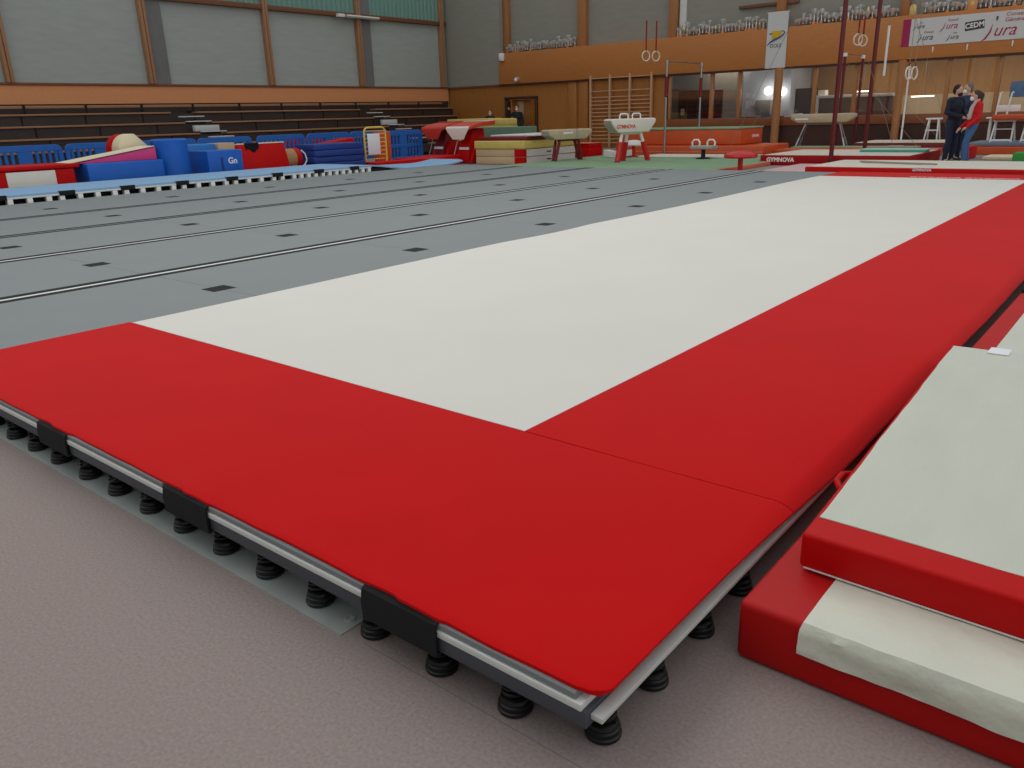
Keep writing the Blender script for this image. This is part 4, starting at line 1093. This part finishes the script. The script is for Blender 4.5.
tag(MB().box(-3.85, -2.2, 25.6, 25.9, .86, .90, bev=.008).cyl((-3.75, 25.7, 0), (-3.75, 25.7, .86), .025).cyl((-2.3, 25.7, 0), (-2.3, 25.7, .86), .025).cyl((-3.75, 25.85, 0), (-3.75, 25.85, .86), .025).cyl((-2.3, 25.85, 0), (-2.3, 25.85, .86), .025).build('bench', 'white_paint'), 'narrow white bench behind the trestles at the right', 'bench')
slab('flat_mat', 'blue grey mat carrying the white trestles at the right', 'mat', -3.85, -1.0, 23.6, 25.2, .205, .30, 'bluegrey_mat', .02)
slab('flat_mat', 'orange mat under the blue grey mat at the right', 'mat', -3.85, -1.0, 23.4, 25.2, .0, .20, 'orange_vinyl', .02)
slab('flat_mat', 'pale yellow low mat behind the person in the red sweater', 'mat', -3.05, -.6, 21.2, 22.2, .0, .08, 'cream_foam', .02)
slab('foam_block', 'bright green foam piece at the right picture edge', 'foam block', -2.35, -1.4, 20.6, 21.1, .0, .2, 'bright_green', .03)
slab('flat_mat', 'small red mat end behind the legs of the person in red', 'mat', -3.5, -3.36, 21.3, 22.2, .0, .30, 'red_vinyl', .03)

# ------------------------------------------------------------------ people
def body_from(chains, ellips, voxel, smooth=3):
    """capsule chains and ellipsoids merged into one continuous skin"""
    k = MB()
    for ch in chains:
        for (p, r) in ch: k.sph(p, r, seg=10)
        for (p, r), (q, s) in zip(ch[:-1], ch[1:]):
            if (Vector(p)-Vector(q)).length > 1e-4: k.cyl(p, q, r, s, seg=10)
    for (c, r) in ellips: k.sph(c, r, seg=16)
    me = bpy.data.meshes.new('tmp'); k.bm.to_mesh(me); k.bm.free()
    o = bpy.data.objects.new('tmp', me); COL.objects.link(o)
    md = o.modifiers.new('r', 'REMESH'); md.mode = 'VOXEL'; md.voxel_size = voxel
    dg = bpy.context.evaluated_depsgraph_get()
    res = bpy.data.meshes.new_from_object(o.evaluated_get(dg))
    bpy.data.objects.remove(o); bpy.data.meshes.remove(me)
    out = MB(); out.bm.from_mesh(res); bpy.data.meshes.remove(res)
    for _ in range(smooth): bmesh.ops.smooth_vert(out.bm, verts=out.bm.verts, factor=.5, use_axis_x=True, use_axis_y=True, use_axis_z=True)
    return out
def V(*a): return Vector(a)
def person(label, loc, rotz, H, top, legs, hair, pose, mask=True, ponytail=False, beard=False, extra=None):
    """local frame: faces -y, x to its left-hand side; H standing height"""
    t = thing('person', label, 'person', loc, rotz)
    s = H/1.72
    P = {k_: V(*v)*s for k_, v in pose.items()}
    hd = P['head']; nk = P['neck']
    chains = []; el = []
    # head: skull, jaw, nose, ears
    f = (P['look']).normalized() if 'look' in P else V(0, -1, 0)
    sd = V(0, 0, 1).cross(f).normalized()
    R = Matrix((( sd.x, -f.x, 0), (sd.y, -f.y, 0), (0, 0, 1))).to_4x4()
    k2 = []
    el += [(hd, (.076*s, .094*s, .108*s))]
    el += [(hd + f*.03*s - V(0, 0, .065*s), (.052*s, .055*s, .05*s)), (hd + f*.10*s - V(0, 0, .015*s), (.014*s, .016*s, .02*s))]
    for q in (-1, 1): el += [(hd + sd*q*.078*s - V(0, 0, .01*s), (.012*s, .018*s, .03*s))]
    chains += [[(nk, .056*s), (hd - V(0, 0, .06*s), .052*s)]]
    chest, belly, pel = P['chest'], P['belly'], P['pelvis']
    el += [(chest, (.17*s, .11*s, .17*s)), (belly, (.145*s, .10*s, .15*s)), (pel, (.16*s, .115*s, .12*s))]
    chains += [[(chest, .11*s), (belly, .10*s), (pel, .11*s)]]
    arms = []
    for q, nm in ((1, 'l'), (-1, 'r')):
        sh, elb, wr = P['sh_'+nm], P['el_'+nm], P['wr_'+nm]
        chains += [[(nk - V(0, 0, .03*s), .06*s), (sh, .058*s), (elb, .042*s), (wr, .028*s)]]
        hv = (wr-elb).normalized()
        sv = hv.cross(V(0, 0, 1)); sv = sv.normalized() if sv.length > .2 else V(1, 0, 0)
        pc = wr + hv*.06*s
        chains += [[(wr, .028*s), (pc, .036*s)]]
        cr = hv.cross(sv)
        for j, ln in enumerate((.062, .075, .07, .055)):
            b0 = pc + hv*.025*s + sv*(j-1.5)*.02*s
            b1 = b0 + hv*ln*.55*s
            b2 = b1 + (hv*.7 + cr*.7)*ln*.5*s
            chains += [[(b0, .0105*s), (b1, .0095*s), (b2, .0085*s)]]
        th = wr + hv*.025*s - sv*.035*s
        chains += [[(th, .012*s), (th - sv*.025*s + hv*.03*s, .0105*s), (th - sv*.03*s + hv*.06*s, .009*s)]]
        hp, kn, an = P['hip_'+nm], P['kn_'+nm], P['an_'+nm]
        chains += [[(hp, .088*s), (kn, .058*s), (kn.lerp(an, .35), .056*s), (an, .038*s)], [(an, .04*s), (an + V(0, -.06, -.045)*s, .036*s), (an + V(0, -.15, -.055)*s, .03*s)]]
    skin = body_from(chains, el, .011*s).build('body', 'skin', t, local=True)
    # trousers
    tc = []; te = [(pel, (.168*s, .125*s, .125*s))]
    for nm in 'lr':
        hp, kn, an = P['hip_'+nm], P['kn_'+nm], P['an_'+nm]
        tc += [[(hp, .098*s), (hp.lerp(kn, .5), .086*s), (kn, .068*s), (kn.lerp(an, .4), .066*s), (an + V(0, 0, .02*s), .056*s)]]
    body_from(tc, te, .014*s).build('trousers', legs, t, local=True)
    sc = [[(nk-V(0, 0, .02*s), .07*s), (chest, .13*s), (belly, .125*s), (pel + V(0, 0, .02*s), .13*s)]]
    se = [(chest, (.185*s, .128*s, .175*s)), (belly, (.165*s, .12*s, .16*s)), (pel + V(0, 0, .02*s), (.175*s, .13*s, .11*s))]
    for nm in 'lr':
        sc += [[(nk - V(0, 0, .04*s), .066*s), (P['sh_'+nm], .072*s), (P['sh_'+nm].lerp(P['el_'+nm], .5), .06*s), (P['el_'+nm], .054*s), (P['wr_'+nm], .042*s)]]
    body_from(sc, se, .014*s).build('sweater', top, t, local=True)
    for nm in 'lr':
        an = P['an_'+nm]
        body_from([[(an + V(0, .03, -.035)*s, .042*s), (an + V(0, -.07, -.05)*s, .044*s), (an + V(0, -.175, -.055)*s, .042*s)]], [], .012*s, 2).build('shoe', 'shoe', t, local=True)
    # hair: cap over the skull, back and sides
    hc = [(hd - f*.022*s + V(0, 0, .026*s), (.086*s, .094*s, .098*s)), (hd - f*.055*s - V(0, 0, .02*s), (.078*s, .06*s, .085*s))]
    hch = []
    if ponytail:
        hch = [[(hd - f*.10*s + V(0, 0, .04*s), .035*s), (hd - f*.16*s - V(0, 0, .02*s), .04*s), (hd - f*.15*s - V(0, 0, .14*s), .03*s), (hd - f*.13*s - V(0, 0, .22*s), .015*s)]]
    body_from(hch, hc, .012*s).build('hair', hair, t, local=True)
    if beard:
        body_from([], [(hd + f*.045*s - V(0, 0, .085*s), (.062*s, .062*s, .05*s))], .01*s).build('beard', hair, t, local=True)
    if mask:
        body_from([], [(hd + f*.062*s - V(0, 0, .055*s), (.058*s, .052*s, .055*s))], .01*s).build('face_mask', 'mask_white', t, local=True)
    else:
        MB().box(-.02, .02, -.004, .004, -.004, .004, M=Matrix.Translation(hd + f*.085*s - V(0, 0, .055*s)) @ R).build('mouth', 'dark_red', t, local=True)
    for q in (-1, 1):
        MB().sph(hd + f*.081*s + sd*q*.032*s + V(0, 0, .012*s), .0115*s, seg=8).build('eye', 'hair_dark', t, local=True)
    if extra: extra(t, P, s, f, sd)
    return t
base = dict(head=(0, -.02, 1.60), neck=(0, 0, 1.44), chest=(0, 0, 1.25), belly=(0, 0, 1.07), pelvis=(0, 0, .93),
            sh_l=(.18, 0, 1.38), el_l=(.25, .02, 1.10), wr_l=(.25, -.05, .86), sh_r=(-.18, 0, 1.38), el_r=(-.25, .02, 1.10), wr_r=(-.25, -.05, .86),
            hip_l=(.09, 0, .90), kn_l=(.10, -.02, .49), an_l=(.10, .02, .09), hip_r=(-.09, 0, .90), kn_r=(-.10, -.02, .49), an_r=(-.10, .02, .09))
# dark jacket, looking right towards the person in red; forearms held in front
p1 = dict(base); p1.update(look=(.35, -1, -.12), el_l=(.25, -.02, 1.12), wr_l=(.12, -.24, 1.06), el_r=(-.26, 0, 1.12), wr_r=(-.08, -.26, 1.02))
person('person in a dark jacket and dark jeans standing with folded forearms', (-3.52, 19.9, 0), math.radians(62), 1.70, 'cloth_navy', 'jeans_dark', 'hair_dark', p1, mask=False, beard=True)
# grey haired person behind
p2 = dict(base); p2.update(look=(-.2, -1, -.1), wr_l=(.16, -.2, 1.0), el_l=(.25, 0, 1.12))
person('person with grey hair and patterned dark top, behind the other two', (-3.46, 20.75, 0), math.radians(-40), 1.74, 'cloth_pattern', 'jeans_dark', 'hair_grey', p2, mask=True)
# red sweater: bending forward slightly
p3 = dict(base)
p3.update(head=(.0, .03, 1.56), neck=(0, .09, 1.41), chest=(0, .10, 1.23), belly=(0, .08, 1.06), pelvis=(0, .06, .92), look=(0, -1, -.2),
          sh_l=(.16, .11, 1.35), el_l=(.22, .10, 1.06), wr_l=(.17, -.12, .86), sh_r=(-.16, .11, 1.35), el_r=(-.22, .08, 1.06), wr_r=(-.17, -.14, .84),
          hip_l=(.085, .06, .89), kn_l=(.09, -.08, .49), an_l=(.09, -.06, .09), hip_r=(-.085, .06, .89), kn_r=(-.09, .0, .49), an_r=(-.09, .06, .09))
def scarf(t, P, s, f, sd):
    body_from([[(P['neck'] + V(.05, -.05, 0), .04), (P['chest'] + V(.07, -.125, .05), .045), (P['belly'] + V(.07, -.13, .0), .05)]], [], .014).build('scarf', 'scarf', t, local=True)
person('person in a red sweater and blue jeans with a white face mask and ponytail', (-3.12, 19.6, 0), math.radians(-62), 1.60, 'cloth_red', 'jeans', 'hair_brown', p3, True, True, extra=scarf)
# doorway
p4 = dict(base); p4.update(look=(.25, -1, 0), el_r=(-.34, -.08, 1.30), wr_r=(-.30, -.18, 1.52))
person('person in dark clothes with a white face mask standing in the doorway', (-21.72, 26.75, 0), math.radians(10), 1.76, 'cloth_black', 'cloth_black', 'hair_dark', p4, True)
person('masked person half hidden behind the yellow foam, left of the doorway', (-22.85, 26.3, 0), math.radians(20), 1.60, 'cloth_black', 'cloth_black', 'hair_brown', dict(base, look=(.2, -1, 0)), True)
for i, (x, z) in enumerate(((-21.36, 1.72), (-21.34, 1.38))):
    pass
tag(MB().box(-21.42, -21.14, 28.96, 28.99, 1.3, 1.85).build('paper_sheet', 'tan_foam'), 'pale poster on the corridor wall right of the doorway person', 'poster')
tag(MB().box(-22.15, -21.85, 27.345, 27.358, 1.35, 1.9).build('paper_sheet', 'tan_foam'), 'pale poster on the door leaf behind the doorway person', 'poster')
tag(MB().box(-21.30, -20.92, 26.3, 26.8, 0, .62, bev=.02).box(-21.26, -20.96, 26.28, 26.3, .1, .55).build('plastic_bin', 'blue_plastic'), 'blue plastic box standing in front of the doorway', 'box')

# ------------------------------------------------------------------ light
world = bpy.data.worlds.new('daylight'); S.world = world; world.use_nodes = True
bg = world.node_tree.nodes['Background']
bg.inputs['Color'].default_value = (.96, 1.0, 1.03, 1)
bg.inputs['Strength'].default_value = 0.66
def area(name, loc, size, sy, power, color=(1, 1, 1), rot=(0, 0, 0)):
    l = bpy.data.lights.new(name, 'AREA'); l.shape = 'RECTANGLE'; l.size = size; l.size_y = sy; l.energy = power; l.color = color
    o = bpy.data.objects.new(name, l); COL.objects.link(o); o.location = loc; o.rotation_euler = rot
    return o
area('skylight_lamp', (-6, 4, 8.4), 5, 14, 300, (1, .98, .95))
for x, z in ((-11.77, 1.93), (-11.22, 1.88)):
    l = bpy.data.lights.new('wall_lamp_light', 'POINT'); l.energy = 5; l.shadow_soft_size = .15; l.color = (1, .95, .88)
    o = bpy.data.objects.new('wall_lamp_light', l); COL.objects.link(o); o.location = (x, 29.05, z)
for x in (-13.5, -8.5, -5.0, -2.0):
    area('club_ceiling_lamp', (x, 29.3, 3.15), 1.6, .8, 24 if x < -10 else 42, (1, .88, .7))
area('corridor_lamp', (-21.7, 28.2, 2.25), .6, .4, 6, (1, .85, .65))

# ------------------------------------------------------------------ camera
cam = bpy.data.cameras.new('camera'); co = bpy.data.objects.new('camera', cam); COL.objects.link(co)
cam.sensor_width = 36; cam.lens = 792.77/1024*36; cam.clip_end = 200
Rv = Vector((0.77467532, 0.63171045, -0.02863654)); Uv = Vector((-0.18116199, 0.26509296, 0.94705124)); Fv = Vector((-0.60585351, 0.72846937, -0.3198029))
mw = Matrix((( Rv.x, Uv.x, -Fv.x, .6962), (Rv.y, Uv.y, -Fv.y, -1.0997), (Rv.z, Uv.z, -Fv.z, 1.31), (0, 0, 0, 1)))
co.matrix_world = mw
S.camera = co
S.view_settings.view_transform = 'Standard'
S.view_settings.look = 'None'
S.view_settings.gamma = 1.0
S.view_settings.use_curve_mapping = False
S.view_settings.exposure = 0.0
